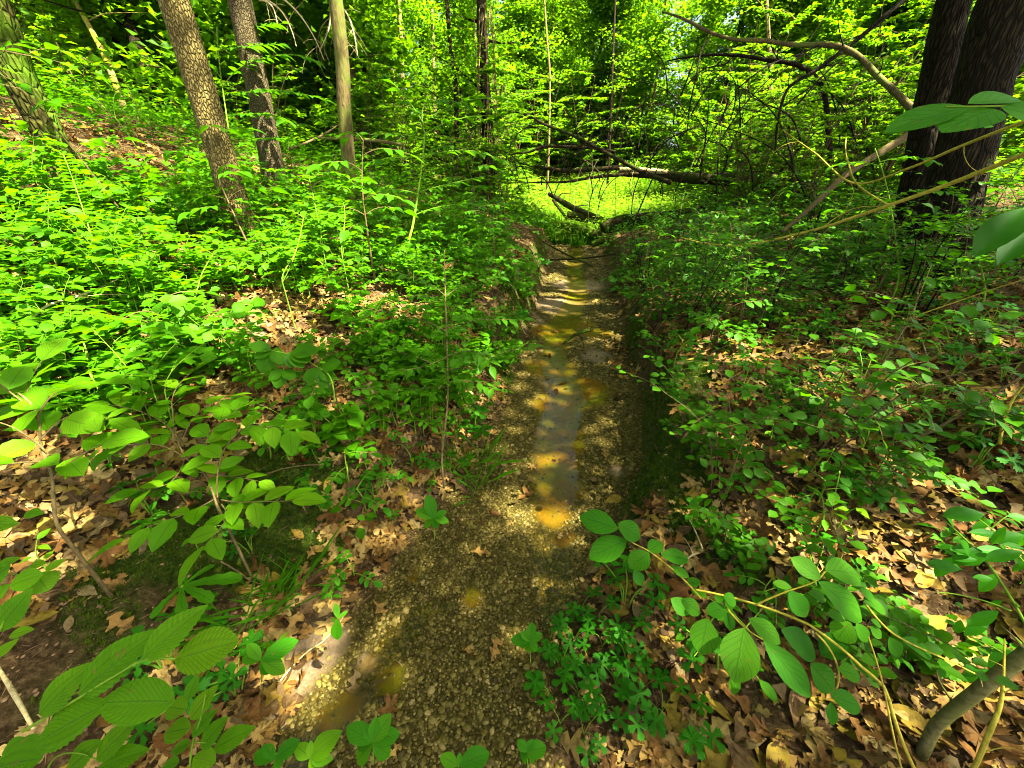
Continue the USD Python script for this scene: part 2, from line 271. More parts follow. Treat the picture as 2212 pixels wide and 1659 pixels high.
M_water = look('stream_water', {'g': ('geometry', {}), 'nt': ('noise_texture', {'scale': 32.0, 'detail': 3.0, 'roughness': 0.6, 'distortion': 0.8}), 'bu': ('bump', {'strength': 0.35, 'distance': 0.006}),
    'fr': ('fresnel', {'IOR': 1.33}), 'tr': ('transparent_bsdf', {'color': (0.96, 0.92, 0.70)}), 'gl': ('glossy_bsdf', {'roughness': 0.03, 'color': (1, 1, 1)}), 'x': ('mix_closure', {})},
    [('g.position', 'nt.vector'), ('nt.fac', 'bu.height'), ('bu.normal', 'fr.normal'), ('bu.normal', 'gl.normal'), ('fr.fac', 'x.fac'), ('tr.BSDF', 'x.closure1'), ('gl.BSDF', 'x.closure2')], 'x.closure')

# ------------------------------------------------------------------ the ground: a hillside on the one hand, a flat wood on the other, a gully between
def plane0(px, py, z=0.0):
    d = ray(px, py); return EYE + d * ((z - EYE[2]) / d[2])
EDGES = [(575, 1160, 1640), (690, 1180, 1450), (855, 1265, 1230), (1045, 1390, 1000), (1105, 1388, 850), (1132, 1350, 750), (1165, 1322, 660), (1182, 1308, 590), (1196, 1292, 520)]
EY = np.array([plane0(0, e[2])[1] for e in EDGES]); XL = np.array([plane0(e[0], e[2])[0] for e in EDGES]); XR = np.array([plane0(e[1], e[2])[0] for e in EDGES])
EY = np.r_[-2.0, EY, 14.0]; XL = np.r_[XL[0] - 0.15, XL, XL[-1] + 0.2]; XR = np.r_[XR[0] + 0.1, XR, XR[-1] + 0.2]
WAT = [(1245, 1480), (1235, 1370), (1200, 1250), (1185, 1150), (1205, 1050), (1195, 950), (1225, 860), (1195, 770), (1215, 700), (1250, 640), (1240, 580), (1245, 520)]
WY = np.array([plane0(0, b)[1] for a, b in WAT]); WX = np.array([plane0(a, b)[0] for a, b in WAT]); WW = np.array([0.10, 0.12, 0.11, 0.12, 0.15, 0.17, 0.20, 0.15, 0.22, 0.2, 0.2, 0.2])
RIV = [(960, 1290), (880, 1350), (800, 1450), (735, 1540), (640, 1650)]
RY = np.array([plane0(0, b)[1] for a, b in RIV])[::-1]; RX = np.array([plane0(a, b)[0] for a, b in RIV])[::-1]

def lateral(x, y):
    wob = 0.07 * (nz(x, y, 2.3, 11) - 0.5)
    return np.interp(y, EY, XL) - x + wob, x - np.interp(y, EY, XR) + wob

def H(x, y):
    x, y = np.broadcast_arrays(np.asarray(x, float), np.asarray(y, float))
    dl, dr = lateral(x, y)
    far = sm(y, 10.5, 14.5)
    bl = np.interp(y, [-2, 0.9, 1.6, 3.0, 4.5, 9, 13], [0.10, 0.16, 0.30, 0.40, 0.52, 0.45, 0.1]); wl = np.interp(y, [0, 1.2, 2.5, 4, 9], [0.75, 0.7, 0.5, 0.30, 0.3])
    br = np.interp(y, [-2, 0.6, 1.3, 2.0, 3.2, 5, 9, 13], [0.06, 0.08, 0.28, 0.46, 0.42, 0.32, 0.4, 0.1]); wr = np.interp(y, [0, 1.2, 2.0, 3.3, 5, 9], [0.5, 0.22, 0.11, 0.16, 0.5, 0.3])
    z = np.where(dl > 0, bl * sm(dl / wl) + 0.285 * np.maximum(dl - 0.25 * wl, 0) * sm(dl / wl) - 0.011 * np.maximum(dl - 4, 0) ** 2 * (dl < 14) - (dl >= 14) * 1.1, 0.0)
    z = np.where(dl > 14, np.minimum(z, 3.2 + 0.02 * dl), z)
    z = np.where(dr > 0, br * sm(dr / wr) + 0.13 * np.clip(dr - 0.5 * wr, 0, 8), z)
    out = np.maximum(dl, dr)
    rough = sm(out, 0.0, 0.5)
    z = z * (1 - 0.3 * far) + far * 0.15 + 0.10 * np.clip(y - 12.0, 0, 22) * sm(y, 12, 17)
    z = z + rough * (0.16 * (nz(x, y, 0.9, 3) - 0.5) + 0.05 * (nz(x, y, 4.0, 4) - 0.5))
    z = z + 0.030 * (nz(x, y, 9.0, 5) - 0.5) * (0.3 + 0.7 * rough)
    wd = np.abs(x - np.interp(y, WY[::1], WX)); ww = np.interp(y, WY, WW)
    bed = 1 - sm(out, -0.12, 0.06)
    z = z - 0.035 * bed * (1 - sm(wd / (ww * 1.5))) * sm(y, 0.5, 0.9)
    rd = np.abs(x - np.interp(y, RY, RX)); z = z - 0.02 * bed * (1 - sm(rd / 0.10)) * (y < RY[-1])
    return z

# WY must rise for the interpolation above
_o = np.argsort(WY); WY, WX, WW = WY[_o], WX[_o], WW[_o]

def on_ground(px, py):
    d = ray(px, py); t = np.r_[np.arange(0.3, 8, 0.01), np.arange(8, 60, 0.05)]
    p = EYE + t[:, None] * d
    hit = np.nonzero(p[:, 2] <= H(p[:, 0], p[:, 1]))[0]
    return p[hit[0]] if len(hit) else p[-1]

def gz(x, y): return np.array([x, y, float(H(x, y))])

def gnormal(x, y, e=0.04):
    n = np.stack([H(x - e, y) - H(x + e, y), H(x, y - e) - H(x, y + e), np.full(np.shape(x), 2 * e)], -1)
    return n / np.linalg.norm(n, axis=-1, keepdims=True)

def blobs(spec):
    """(px, py, radius in metres, weight) list -> a field over the ground."""
    c = [(on_ground(a, b), r, w) for a, b, r, w in spec]
    def field(x, y):
        f = np.zeros(np.broadcast(x, y).shape)
        for p, r, w in c: f = np.maximum(f, w * np.exp(-((x - p[0]) ** 2 + (y - p[1]) ** 2) / (r * r)))
        return f
    return field

moss_f = blobs([(640, 1010, 0.25, 1.0), (560, 1190, 0.22, 0.9), (690, 1160, 0.14, 1.0), (420, 1180, 0.25, 0.8), (300, 1210, 0.22, 0.7), (220, 1330, 0.2, 0.6), (150, 1480, 0.15, 0.6), (330, 1420, 0.15, 0.6), (1070, 790, 0.22, 1.0), (860, 800, 0.3, 0.7),
                (1450, 900, 0.22, 1.0), (1420, 1020, 0.18, 0.9), (1480, 800, 0.25, 1.0), (1460, 1000, 0.2, 1.0), (1480, 1120, 0.15, 0.9), (1600, 1210, 0.12, 1.0), (1120, 640, 0.3, 0.9), (1380, 590, 0.2, 0.6), (1010, 670, 0.3, 0.8)])
bare_f = blobs([(120, 1380, 0.28, 1.0), (250, 1300, 0.28, 1.0), (430, 1230, 0.28, 1.0), (620, 1120, 0.24, 1.0), (330, 1180, 0.2, 0.9), (740, 1000, 0.22, 0.9), (560, 1010, 0.15, 0.6), (660, 1040, 0.2, 1.0), (100, 1500, 0.15, 0.9), (840, 790, 0.2, 0.7),
                (1440, 950, 0.2, 1.0), (1410, 1060, 0.15, 0.8), (1470, 830, 0.2, 1.0), (1300, 1500, 0.15, 0.8), (1130, 1640, 0.2, 0.9)])
silt_f = blobs([(690, 1400, 0.13, 1.0), (640, 1450, 0.12, 1.0), (790, 1440, 0.06, 0.8), (1250, 620, 0.6, 0.9), (1210, 660, 0.5, 0.9), (1110, 600, 0.5, 0.9), (1290, 770, 0.25, 0.8), (1200, 830, 0.3, 0.6), (1190, 760, 0.12, 0.6), (1330, 1020, 0.07, 0.8)])
ochre_f = blobs([(1245, 850, 0.30, 1.0), (1200, 880, 0.2, 1.0), (1215, 950, 0.17, 1.0), (1205, 1010, 0.15, 1.0), (1215, 1060, 0.13, 1.0), (1180, 1050, 0.10, 0.9), (1245, 970, 0.08, 0.9), (1200, 720, 0.3, 1.0), (1190, 800, 0.25, 1.0), (1290, 720, 0.22, 0.8), (1195, 1120, 0.09, 0.9), (1175, 1100, 0.08, 0.8), (1215, 1165, 0.06, 0.9),
                 (1020, 1290, 0.05, 0.9), (840, 1470, 0.07, 0.9), (760, 1530, 0.06, 0.8), (1250, 700, 0.25, 0.8), (890, 1250, 0.04, 0.6), (720, 1560, 0.06, 0.8), (1240, 640, 0.3, 0.6)])

xs = np.unique(np.round(np.r_[np.arange(-2.6, 2.8, 0.028), np.arange(-6, -2.6, 0.07), np.arange(2.8, 6, 0.07), -6 - 0.12 * (1.055 ** np.arange(1, 68) - 1) / 0.055, 6 + 0.12 * (1.055 ** np.arange(1, 68) - 1) / 0.055], 4))
ys = np.unique(np.round(np.r_[np.arange(0.1, 4.2, 0.028), np.arange(4.2, 12, 0.06), 12 + 0.1 * (1.05 ** np.arange(0, 78) - 1) / 0.05, 0.1 - 0.08 * (1.09 ** np.arange(1, 34) - 1) / 0.09], 4))
GX, GY = np.meshgrid(xs, ys, indexing='ij')
GZ = H(GX, GY)
nx, ny = GX.shape
ii, jj = np.meshgrid(np.arange(nx - 1), np.arange(ny - 1), indexing='ij')
q = np.stack([ii * ny + jj, (ii + 1) * ny + jj, (ii + 1) * ny + jj + 1, ii * ny + jj + 1], -1).reshape(-1, 4)
gv = np.stack([GX, GY, GZ], -1).reshape(-1, 3); gf = np.vstack([q[:, [0, 1, 2]], q[:, [0, 2, 3]]])
dl, dr = lateral(gv[:, 0], gv[:, 1]); outside = np.maximum(dl, dr)
bed_a = (1 - sm(outside, -0.05, 0.08)) * (1 - sm(gv[:, 1], 12, 14))
mo = moss_f(gv[:, 0], gv[:, 1]); moss_a = sm(mo + 0.5 * (nz(gv[:, 0], gv[:, 1], 7, 8) - 0.5), 0.35, 0.7) * (1 - bed_a)
steep = 1 - gnormal(gv[:, 0], gv[:, 1])[:, 2]
moss_a = np.maximum(moss_a, sm(steep, 0.25, 0.5) * sm(nz(gv[:, 0], gv[:, 1], 5, 21), 0.4, 0.6) * 0.8)
ochre_a = sm(ochre_f(gv[:, 0], gv[:, 1]) + 0.22 * (nz(gv[:, 0], gv[:, 1], 9, 9) - 0.5), 0.3, 0.6) * bed_a
wd_ = np.abs(gv[:, 0] - np.interp(gv[:, 1], WY, WX) + 0.05 * (nz(gv[:, 0], gv[:, 1], 3.5, 19) - 0.5)); ww_ = np.interp(gv[:, 1], WY, WW)
ochre_a = np.maximum(ochre_a, 0.88 * (1 - sm(wd_ / ww_, 0.45, 1.05)) * sm(gv[:, 1], 1.25, 1.7) * (1 - 0.85 * sm(gv[:, 1], 3.6, 5.0)) * bed_a * (0.75 + 0.25 * sm(nz(gv[:, 0], gv[:, 1], 6, 17), 0.4, 0.6)))
silt_a = sm(silt_f(gv[:, 0], gv[:, 1]) + 0.3 * (nz(gv[:, 0], gv[:, 1], 6, 10) - 0.5), 0.4, 0.75)
floor = mesh('forest_floor', (gv, gf), M_floor, smooth=True, attrs={'bed': bed_a, 'moss': moss_a, 'ochre': ochre_a, 'silt': silt_a})
tag(floor, kind='structure')

# water: a level film that shows where the channel lies below it
wy = np.arange(0.55, 12.5, 0.04); half = np.interp(wy, WY, WW) * 1.7
s_ = np.linspace(-1, 1, 15)
WXg = np.interp(wy, WY, WX)[:, None] + s_[None] * half[:, None]; WYg = np.repeat(wy[:, None], 15, 1)
WZg = -0.016 + 0.003 * (nz(WXg, WYg, 12, 30) - 0.5)
k = np.arange((len(wy) - 1) * 14); a0 = (k // 14) * 15 + k % 14
wf = np.vstack([np.stack([a0, a0 + 1, a0 + 16], 1), np.stack([a0, a0 + 16, a0 + 15], 1)])
tag(mesh('stream_water', (np.stack([WXg, WYg, WZg], -1).reshape(-1, 3), wf), M_water, smooth=True), kind='structure')
ry = np.arange(0.45, RY[-1], 0.03); RXg = np.interp(ry, RY, RX)[:, None] + np.linspace(-0.13, 0.13, 9)[None]; RYg = np.repeat(ry[:, None], 9, 1)
k = np.arange((len(ry) - 1) * 8); a0 = (k // 8) * 9 + k % 8
tag(mesh('rivulet_water', (np.stack([RXg, RYg, np.full_like(RXg, -0.0065)], -1).reshape(-1, 3), np.vstack([np.stack([a0, a0 + 1, a0 + 10], 1), np.stack([a0, a0 + 10, a0 + 9], 1)])), M_water, smooth=True), kind='structure')

# ------------------------------------------------------------------ leaf shapes: base at the origin, along +x, upper side +z
def blade(wfun, nu=8, length=1.0, fold=0.15, droop=0.15, pleat=0, serr=0, nv=1):
    """A leaf blade of unit length; wfun(t) its half width. st = (along, across)."""
    t = np.linspace(0, 1, nu + 1); c = np.linspace(-1, 1, 2 * nv + 1)
    w = wfun(t)
    W = np.repeat(w[:, None], len(c), 1)
    if serr: W[:, [0, -1]] *= (1 + serr * (np.arange(nu + 1) % 2))[:, None]
    T, Cc = np.meshgrid(t, c, indexing='ij')
    Y = Cc * W; X = T + np.abs(Cc) * W * 0.25 * (T > 0) * (T < 1)
    Z = fold * np.abs(Y) - droop * T ** 2
    if pleat: Z = Z + pleat[1] * np.sin((T - 0.30 * np.abs(Cc)) * pleat[0] * 2 * np.pi) * np.minimum(np.abs(Cc) * 3, 1) * np.minimum(w[:, None] * 8, 1)
    v = np.stack([X, Y, Z], -1).reshape(-1, 3); n = len(c)
    i, j = np.meshgrid(np.arange(nu), np.arange(n - 1), indexing='ij')
    qq = np.stack([i * n + j, (i + 1) * n + j, (i + 1) * n + j + 1, i * n + j + 1], -1).reshape(-1, 4)
    f = np.vstack([qq[:, [0, 1, 2]], qq[:, [0, 2, 3]]])
    return v, f, np.stack([T, Cc], -1).reshape(-1, 2)

oval = lambda a: (lambda t: a * np.sin(np.pi * np.clip(t, 0, 1) ** 0.85) ** 0.8)
point = lambda a: (lambda t: a * np.sin(np.pi * t ** 0.75) * (1 - 0.35 * t))
lance = lambda a: (lambda t: a * np.sin(np.pi * t ** 0.7) ** 1.1 * (1 - 0.2 * t))
def oak(a): return lambda t: a * np.sin(np.pi * np.clip(t, 0, 1) ** 1.15) ** 0.6 * (0.66 + 0.42 * np.sin(t * 2 * np.pi * 3.6 + 0.4)) + 0.012

LEAF2 = blade(oval(0.36), 3, fold=0.2, droop=0.15)                       # 8 triangles
LEAF3 = blade(point(0.30), 3, fold=0.25, droop=0.25)
RH_v = np.array([[0, 0, 0], [0.45, 0.34, 0.06], [1, 0, -0.12], [0.45, -0.34, 0.06]]); RH_f = np.array([[0, 2, 1], [0, 3, 2]]); RH_u = np.array([[0, 0], [0.5, 1], [1, 0], [0.5, -1.0]])

def palmate(lobes, depth, teeth, seed, r0=0.10, spread=2.6, dome=0.15):
    """A palmate leaf as a fan about its stalk, radius 1; lobes reach outwards with toothed tips."""
    rng = np.random.RandomState(seed); pts = []
    for k in range(lobes):
        a = -spread + 2 * spread * k / (lobes - 1); L = 1.0 - 0.22 * abs(a) / spread
        hw = spread / (lobes - 1) * 0.92
        pts.append((a - hw, L * (1 - depth)))
        prof = [(-0.34, 0.50), (-0.60, 0.74), (-0.66, 0.86), (-0.40, 0.80), (-0.30, 0.97), (-0.10, 0.88), (0.0, 1.03), (0.10, 0.88), (0.30, 0.97), (0.40, 0.80), (0.66, 0.86), (0.60, 0.74), (0.34, 0.50)] if teeth else [(-0.5, 0.72), (-0.25, 0.9), (0, 1.0), (0.25, 0.9), (0.5, 0.72)]
        for u, rr in prof: pts.append((a + u * hw, L * rr * (1 + 0.05 * rng.randn())))
    pts.append((spread + hw, 0.78 * (1 - depth)))
    P = np.array([[r * math.cos(a), r * math.sin(a), dome * r * (0.6 - r) + 0.03 * math.sin(5 * a)] for a, r in pts])
    v = np.vstack([[0, 0, 0], P]); n = len(P)
    f = np.stack([np.zeros(n - 1, int), np.arange(1, n), np.arange(2, n + 1)], 1)
    return v, f, np.stack([np.linalg.norm(v, axis=1), np.full(len(v), 0.5)], 1)

GERAN = palmate(5, 0.80, True, 1); MAPLE = palmate(5, 0.5, False, 2, spread=2.1)

def dry_leaf(kind, seed):
    rng = np.random.RandomState(seed)
    if kind == 'oak':
        v, f, uv = blade(oak(0.34), 22, fold=0.1, droop=0.0, nv=2); t = uv[:, 0]; side = uv[:, 1] > 0
        for s_ in (False, True):
            ph = rng.uniform(0, 2 * np.pi); fr = rng.uniform(2.3, 3.1); w_ = 0.34 * np.sin(np.pi * np.clip(t, 0, 1) ** 1.2) ** 0.7 * (0.60 + 0.42 * np.tanh(1.6 * np.sin(t * 2 * np.pi * fr + ph))) + 0.012 + 0.02 * np.sin(t * 61 + ph)
            k_ = side == s_; v[k_, 1] = (uv[:, 1] * w_)[k_]
    elif kind == 'maple':
        v, f, uv = palmate(5, 0.5, True, seed, spread=2.2, dome=0.0); v = v * 0.62
    else: v, f, uv = blade(point(0.27), 9, fold=0.1, droop=0.0, nv=2)
    v = v.copy(); c = rng.uniform(-1.1, 1.6); c2 = rng.uniform(-0.5, 0.5); tw = rng.uniform(-0.5, 0.5)
    v[:, 0] -= 0.45
    x, y = v[:, 0].copy(), v[:, 1].copy()
    v[:, 2] += c * y * y * 1.4 + c2 * x * x + tw * x * y + 0.07 * (meshkit.fbm(np.stack([x * 5, y * 5, x * 0 + seed], -1), 2, seed) - 0.5)
    return v, f, uv

# ------------------------------------------------------------------ landmarks that labels name
MARKS = []
def mark(px, py, phrase): p = on_ground(px, py); MARKS.append((p[0], p[1], phrase))
for a in [(130, 390, 'below the mossy leaning tree'), (505, 440, 'at the foot of the scaly barked tree'), (590, 400, 'near the ridged sunlit trunk'), (755, 420, 'near the slim grey trunk'),
          (640, 690, 'beside the sunlit litter glade on the slope'), (300, 560, 'on the sunlit slope below the trees'), (120, 720, 'on the far side of the sunlit slope'), (880, 620, 'above the cut bank of the stream'),
          (450, 820, 'in the middle of the leafy slope'), (900, 820, 'on the mossy stream bank'), (800, 960, 'on the litter beside the gravel'), (640, 1030, 'on the bare mossy bank'), (100, 1080, 'by the bright litter patch'),
          (330, 1240, 'near the dandelion rosette'), (700, 1250, 'on the litter spilling to the stream'), (180, 1500, 'under the large ribbed leaves'), (620, 1560, 'beside the shallow rivulet'),
          (1310, 740, 'on the sunny far stream edge'), (1400, 620, 'on the sunlit bank top beyond the bend'), (1250, 560, 'in the stream before the mossy logs'), (1450, 900, 'along the dark undercut bank'), (1600, 650, 'in the sunflecks past the undercut bank'),
          (1800, 700, 'among the dark twigs'), (2040, 620, 'below the big dark trunk'), (2120, 820, 'on the shaded litter beyond the twigs'), (1750, 920, 'among the green herbs on the litter'), (2050, 1000, 'by the bare stems on the litter'),
          (1560, 1120, 'at the edge of the undercut bank'), (1800, 1200, 'on the litter behind the broad leaves'), (2130, 1250, 'near the shadowed shrub'), (1420, 1320, 'above the geranium clump'), (1330, 1480, 'in the geranium clump'),
          (1550, 1450, 'beneath the broad netted leaves'), (1550, 1600, 'on the yellow litter past the geraniums'), (1850, 1520, 'under the arching branch'), (2120, 1500, 'behind the thick curved limb'), (1000, 1450, 'on the open gravel'), (900, 1630, 'at the near end of the gravel'),
          (1300, 440, 'in the bright clearing'), (1650, 470, 'behind the dark fallen trunk')]: mark(*a)
MK = np.array([[m[0], m[1]] for m in MARKS])
def where(p):
    d = np.hypot(MK[:, 0] - p[0], MK[:, 1] - p[1]) / (0.5 + 0.35 * np.hypot(MK[:, 0], MK[:, 1]))
    return MARKS[int(np.argmin(d))][2]

# ------------------------------------------------------------------ big trees
def closest(px, py, bx, by):
    d = ray(px, py); t = np.arange(0.5, 40, 0.01); p = EYE + t[:, None] * d
    return p[np.argmin(np.hypot(p[:, 0] - bx, p[:, 1] - by))]

def trunk_line(base_px, pix, top=9.0, n=70, base=None):
    b = on_ground(*base_px) if base is None else base
    pts = [b - np.array([0, 0, 0.15])] + [closest(u, v, b[0], b[1]) for u, v in pix]
    d = pts[-1] - pts[-2]; d = d / max(d[2], 0.1)
    if pts[-1][2] < top: pts.append(pts[-1] + np.array([0.35 * d[0], 0.35 * d[1], 1]) * (top - pts[-1][2]))
    return spline(pts, n), b

SUNLIT = blobs([(300, 600, 1.3, 1.0), (120, 700, 1.2, 1.0), (480, 680, 0.8, 1.0), (620, 600, 1.0, 0.95), (720, 650, 0.45, 1.0), (860, 650, 0.4, 1.0), (660, 730, 0.28, 0.9), (120, 850, 0.6, 1.0), (330, 800, 0.6, 0.95), (60, 1110, 0.38, 1.0), (450, 880, 0.25, 0.7), (180, 480, 1.6, 0.8), (700, 500, 0.8, 0.7),
                (1230, 640, 0.75, 1.0), (1180, 600, 0.8, 1.0), (1330, 730, 0.4, 0.9), (1410, 610, 0.7, 1.0), (1580, 640, 0.6, 0.9), (1700, 690, 0.35, 0.6), (1060, 810, 0.16, 0.9), (690, 1410, 0.17, 1.0), (800, 1440, 0.09, 1.0), (640, 1340, 0.10, 0.8), (520, 1400, 0.08, 0.7), (60, 1470, 0.10, 0.6),
                (1330, 1020, 0.06, 0.8), (1700, 1170, 0.12, 0.7), (1900, 1170, 0.10, 0.7), (1300, 420, 4.5, 1.0), (1240, 520, 0.5, 0.5), (90, 330, 1.2, 0.8), (960, 560, 0.5, 0.6), (250, 880, 0.3, 0.8), (1560, 530, 0.4, 0.4), (200, 1000, 0.15, 0.6), (1500, 870, 0.08, 0.5), (1460, 1000, 0.05, 0.6),
                (1650, 1000, 0.15, 0.9), (1800, 820, 0.22, 0.9), (1600, 760, 0.25, 0.9), (1900, 700, 0.25, 0.9), (2000, 1050, 0.15, 0.9), (1750, 1180, 0.14, 0.9), (2080, 1150, 0.12, 0.9), (1560, 950, 0.10, 0.8), (1680, 880, 0.16, 0.8), (1480, 640, 0.5, 0.9), (1950, 600, 0.5, 0.8), (2100, 760, 0.25, 0.8), (1850, 1000, 0.14, 0.9), (1620, 1480, 0.07, 0.8), (1520, 1390, 0.09, 0.8), (2150, 900, 0.2, 0.7), (1750, 560, 0.6, 0.7), (1600, 560, 0.5, 0.7), (1700, 760, 0.2, 0.8), (-200, 1200, 0.3, 0.6), (700, 400, 1.2, 0.4), (1750, 470, 0.6, 0.5)])

SHADY = blobs([(1050, 1250, 0.42, 1.0), (1000, 1500, 0.32, 1.0), (1220, 1020, 0.35, 1.0), (1350, 1300, 0.4, 1.0), (1250, 880, 0.4, 0.8), (1450, 1450, 0.4, 1.0), (880, 1250, 0.2, 0.8), (1500, 1150, 0.3, 0.7), (300, 1250, 0.25, 0.6)])
FLECKS = [(at(568, 290, 4.1), 0.34), (at(575, 335, 4.1), 0.26), (at(568, 290, 4.5), 0.3), (at(470, 330, 3.3), 0.2), (at(430, 160, 3.4), 0.25), (at(566, 285, 5.0), 0.30), (at(572, 330, 5.0), 0.22), (at(1850, 118, 5.3), 0.22), (at(1800, 100, 5.4), 0.2), (at(1390, 368, 9.3), 0.45), (at(230, 620, 2.0), 0.6), (at(160, 420, 2.2), 0.5), (at(690, 480, 2.6), 0.4), (at(480, 380, 4.2), 0.12), (at(1280, 500, 10.0), 0.3)]
def crown_leaves(rng, centre, radii, n, size, cut=True, clumps=60):
    """Leaf places in a crown: flat clumps out of view, leaves left out to throw sun on chosen spots."""
    clumps = max(clumps, n // 160); c = rng.randn(clumps, 3); c /= np.linalg.norm(c, axis=1, keepdims=True); c *= rng.uniform(0.2, 1, (clumps, 1)) ** 0.45
    p = c[rng.randint(clumps, size=n)] * radii + rng.randn(n, 3) * np.array([0.55, 0.55, 0.22]) * (np.mean(radii[:2]) / 4.5 + 0.4)
    p = p + centre
    if cut:
        t = (p[:, 2] - (0.3 + 0.2 * np.maximum(-(p[:, 0] - 2), 0) * 0)) / SUN[2]; qx = p[:, :2] - SUN[:2] * t[:, None]
        g = H(qx[:, 0], qx[:, 1]); t = (p[:, 2] - g) / SUN[2]; qx = p[:, :2] - SUN[:2] * t[:, None]
        s = SUNLIT(qx[:, 0], qx[:, 1]); fl = nz(qx[:, 0], qx[:, 1], 1.6, 40, 2)
        s = np.maximum(s * (0.35 + 0.65 * sm(nz(qx[:, 0], qx[:, 1], 2.6, 44, 2), 0.30, 0.46)), 0.85 * sm(fl, 0.60, 0.68))
        s = s * (1 - 0.95 * sm(SHADY(qx[:, 0], qx[:, 1]), 0.3, 0.7) * (SUNLIT(qx[:, 0], qx[:, 1]) < 0.5))
        p = p[rng.uniform(0, 1, n) > 1.35 * s - 0.15]
        for c0, rad in FLECKS:
            w = p - c0; p = p[(np.linalg.norm(w - (w @ SUN)[:, None] * SUN, axis=1) > rad * rng.uniform(0.7, 1.15, len(p))) | (w @ SUN < 0)]
    d = rng.randn(len(p), 3) * np.array([1, 1, 0.35]); nrm = np.array([0, 0, 1]) + rng.randn(len(p), 3) * 0.45
    return p, frames(d, nrm), size * rng.uniform(0.7, 1.25, len(p))

def big_tree(name, label, base_px, pix, radius, bark, crown, rough=0.06, flare=1.6, seed=0, nleaf=5000, base=None, limbs=6, top=9.0, cat='tree', freq=7):
    rng = np.random.RandomState(seed)
    line, b = trunk_line(base_px, pix, top, base=base)
    t = np.linspace(0, 1, len(line)); zz = line[:, 2] - b[2]
    r = radius * (1 - 0.45 * t) * (1 + (flare - 1) * np.exp(-np.maximum(zz, 0) / (radius * 1.3)))
    x = xform(name, b); pp = x.GetPath().pathString
    v, f = tube(line - b, r, 40, rough, seed, freq)
    mesh('trunk', (v, f), bark, pp, smooth=True)
    m = MB()
    for k in range(limbs):
        s = line[int(len(line) * rng.uniform(0.72, 0.99))]; a = rng.uniform(0, 2 * np.pi)
        e = np.array(crown[0]) + np.array(crown[1]) * np.array([math.cos(a), math.sin(a), rng.uniform(-0.3, 0.5)]) * 0.7
        mid = (s + e) / 2 + np.array([0, 0, 0.5])
        m.add(*tube(spline([s, mid, e], 14) - b, [radius * 0.4, radius * 0.08], 7, 0.1, k))
    if limbs: mesh('limb', m.vf(), bark, pp, smooth=True)
    if nleaf:
        m = MB(); p, R, s = crown_leaves(rng, np.array(crown[0], float), np.array(crown[1], float), nleaf, 0.14)
        m.many(RH_v, RH_f, RH_u, p - b, R, s)
        tag(mesh('crown', m.vf(), L_canopy, pp, uv=m.uv()), kind='stuff')
    tag(x, label, cat)
    return line, b

big_tree('scaly_barked_tree', 'leaning tree with pale scaly plated bark standing in the leafy slope', (528, 520), [(470, 310), (455, 260), (410, 110), (375, 0)], 0.098, B_scaly, ((-1.5, 4.5, 9), (3.4, 3.4, 1.6)), 0.05, 1.45, 1, 3500)
big_tree('ridged_barked_tree', 'grey brown trunk with finely ridged bark catching a patch of sun', (598, 425), [(575, 290), (562, 220), (540, 110), (518, 0)], 0.112, B_ridged, ((-2.0, 7.5, 9), (3.5, 3.5, 1.8)), 0.05, 1.5, 2, 3500)
big_tree('mossy_leaning_tree', 'moss green trunk leaning outward at the edge of the wood, forked near the top', (152, 425), [(95, 270), (45, 175), (5, 60)], 0.092, B_mossy, ((-7, 4.5, 8.5), (3.0, 3.0, 1.6)), 0.06, 1.4, 3, 2500)
big_tree('slim_grey_tree', 'slim grey trunk with dead white twigs hanging from it', (760, 440), [(745, 250), (738, 120), (725, 0)], 0.085, B_grey, ((-0.2, 11.5, 9.3), (3.6, 4.2, 1.8)), 0.06, 1.3, 4, 8000)  # unseen crown pushed over the stream to dim the sky reflected there
big_tree('dark_twin_tree', 'thick dark ridged trunk beside the hanging broad leaves', (2030, 590), [(2085, 320), (2135, 140), (2170, 20)], 0.195, B_dark, ((5.6, 1.0, 9), (6.6, 5.6, 1.8)), 0.12, 1.35, 5, 62000, limbs=9, freq=9)  # unseen crown widened and thickened to shade litter and gravel
big_tree('dark_slender_tree', 'narrower dark trunk standing just behind the thick dark one', (1960, 570), [(1995, 320), (2030, 140), (2062, 0)], 0.135, B_dark, ((5.8, 6.6, 9.5), (5.5, 3.8, 1.8)), 0.10, 1.5, 6, 20000, freq=9)  # crown above the view shifted to throw shade on the fallen trunk

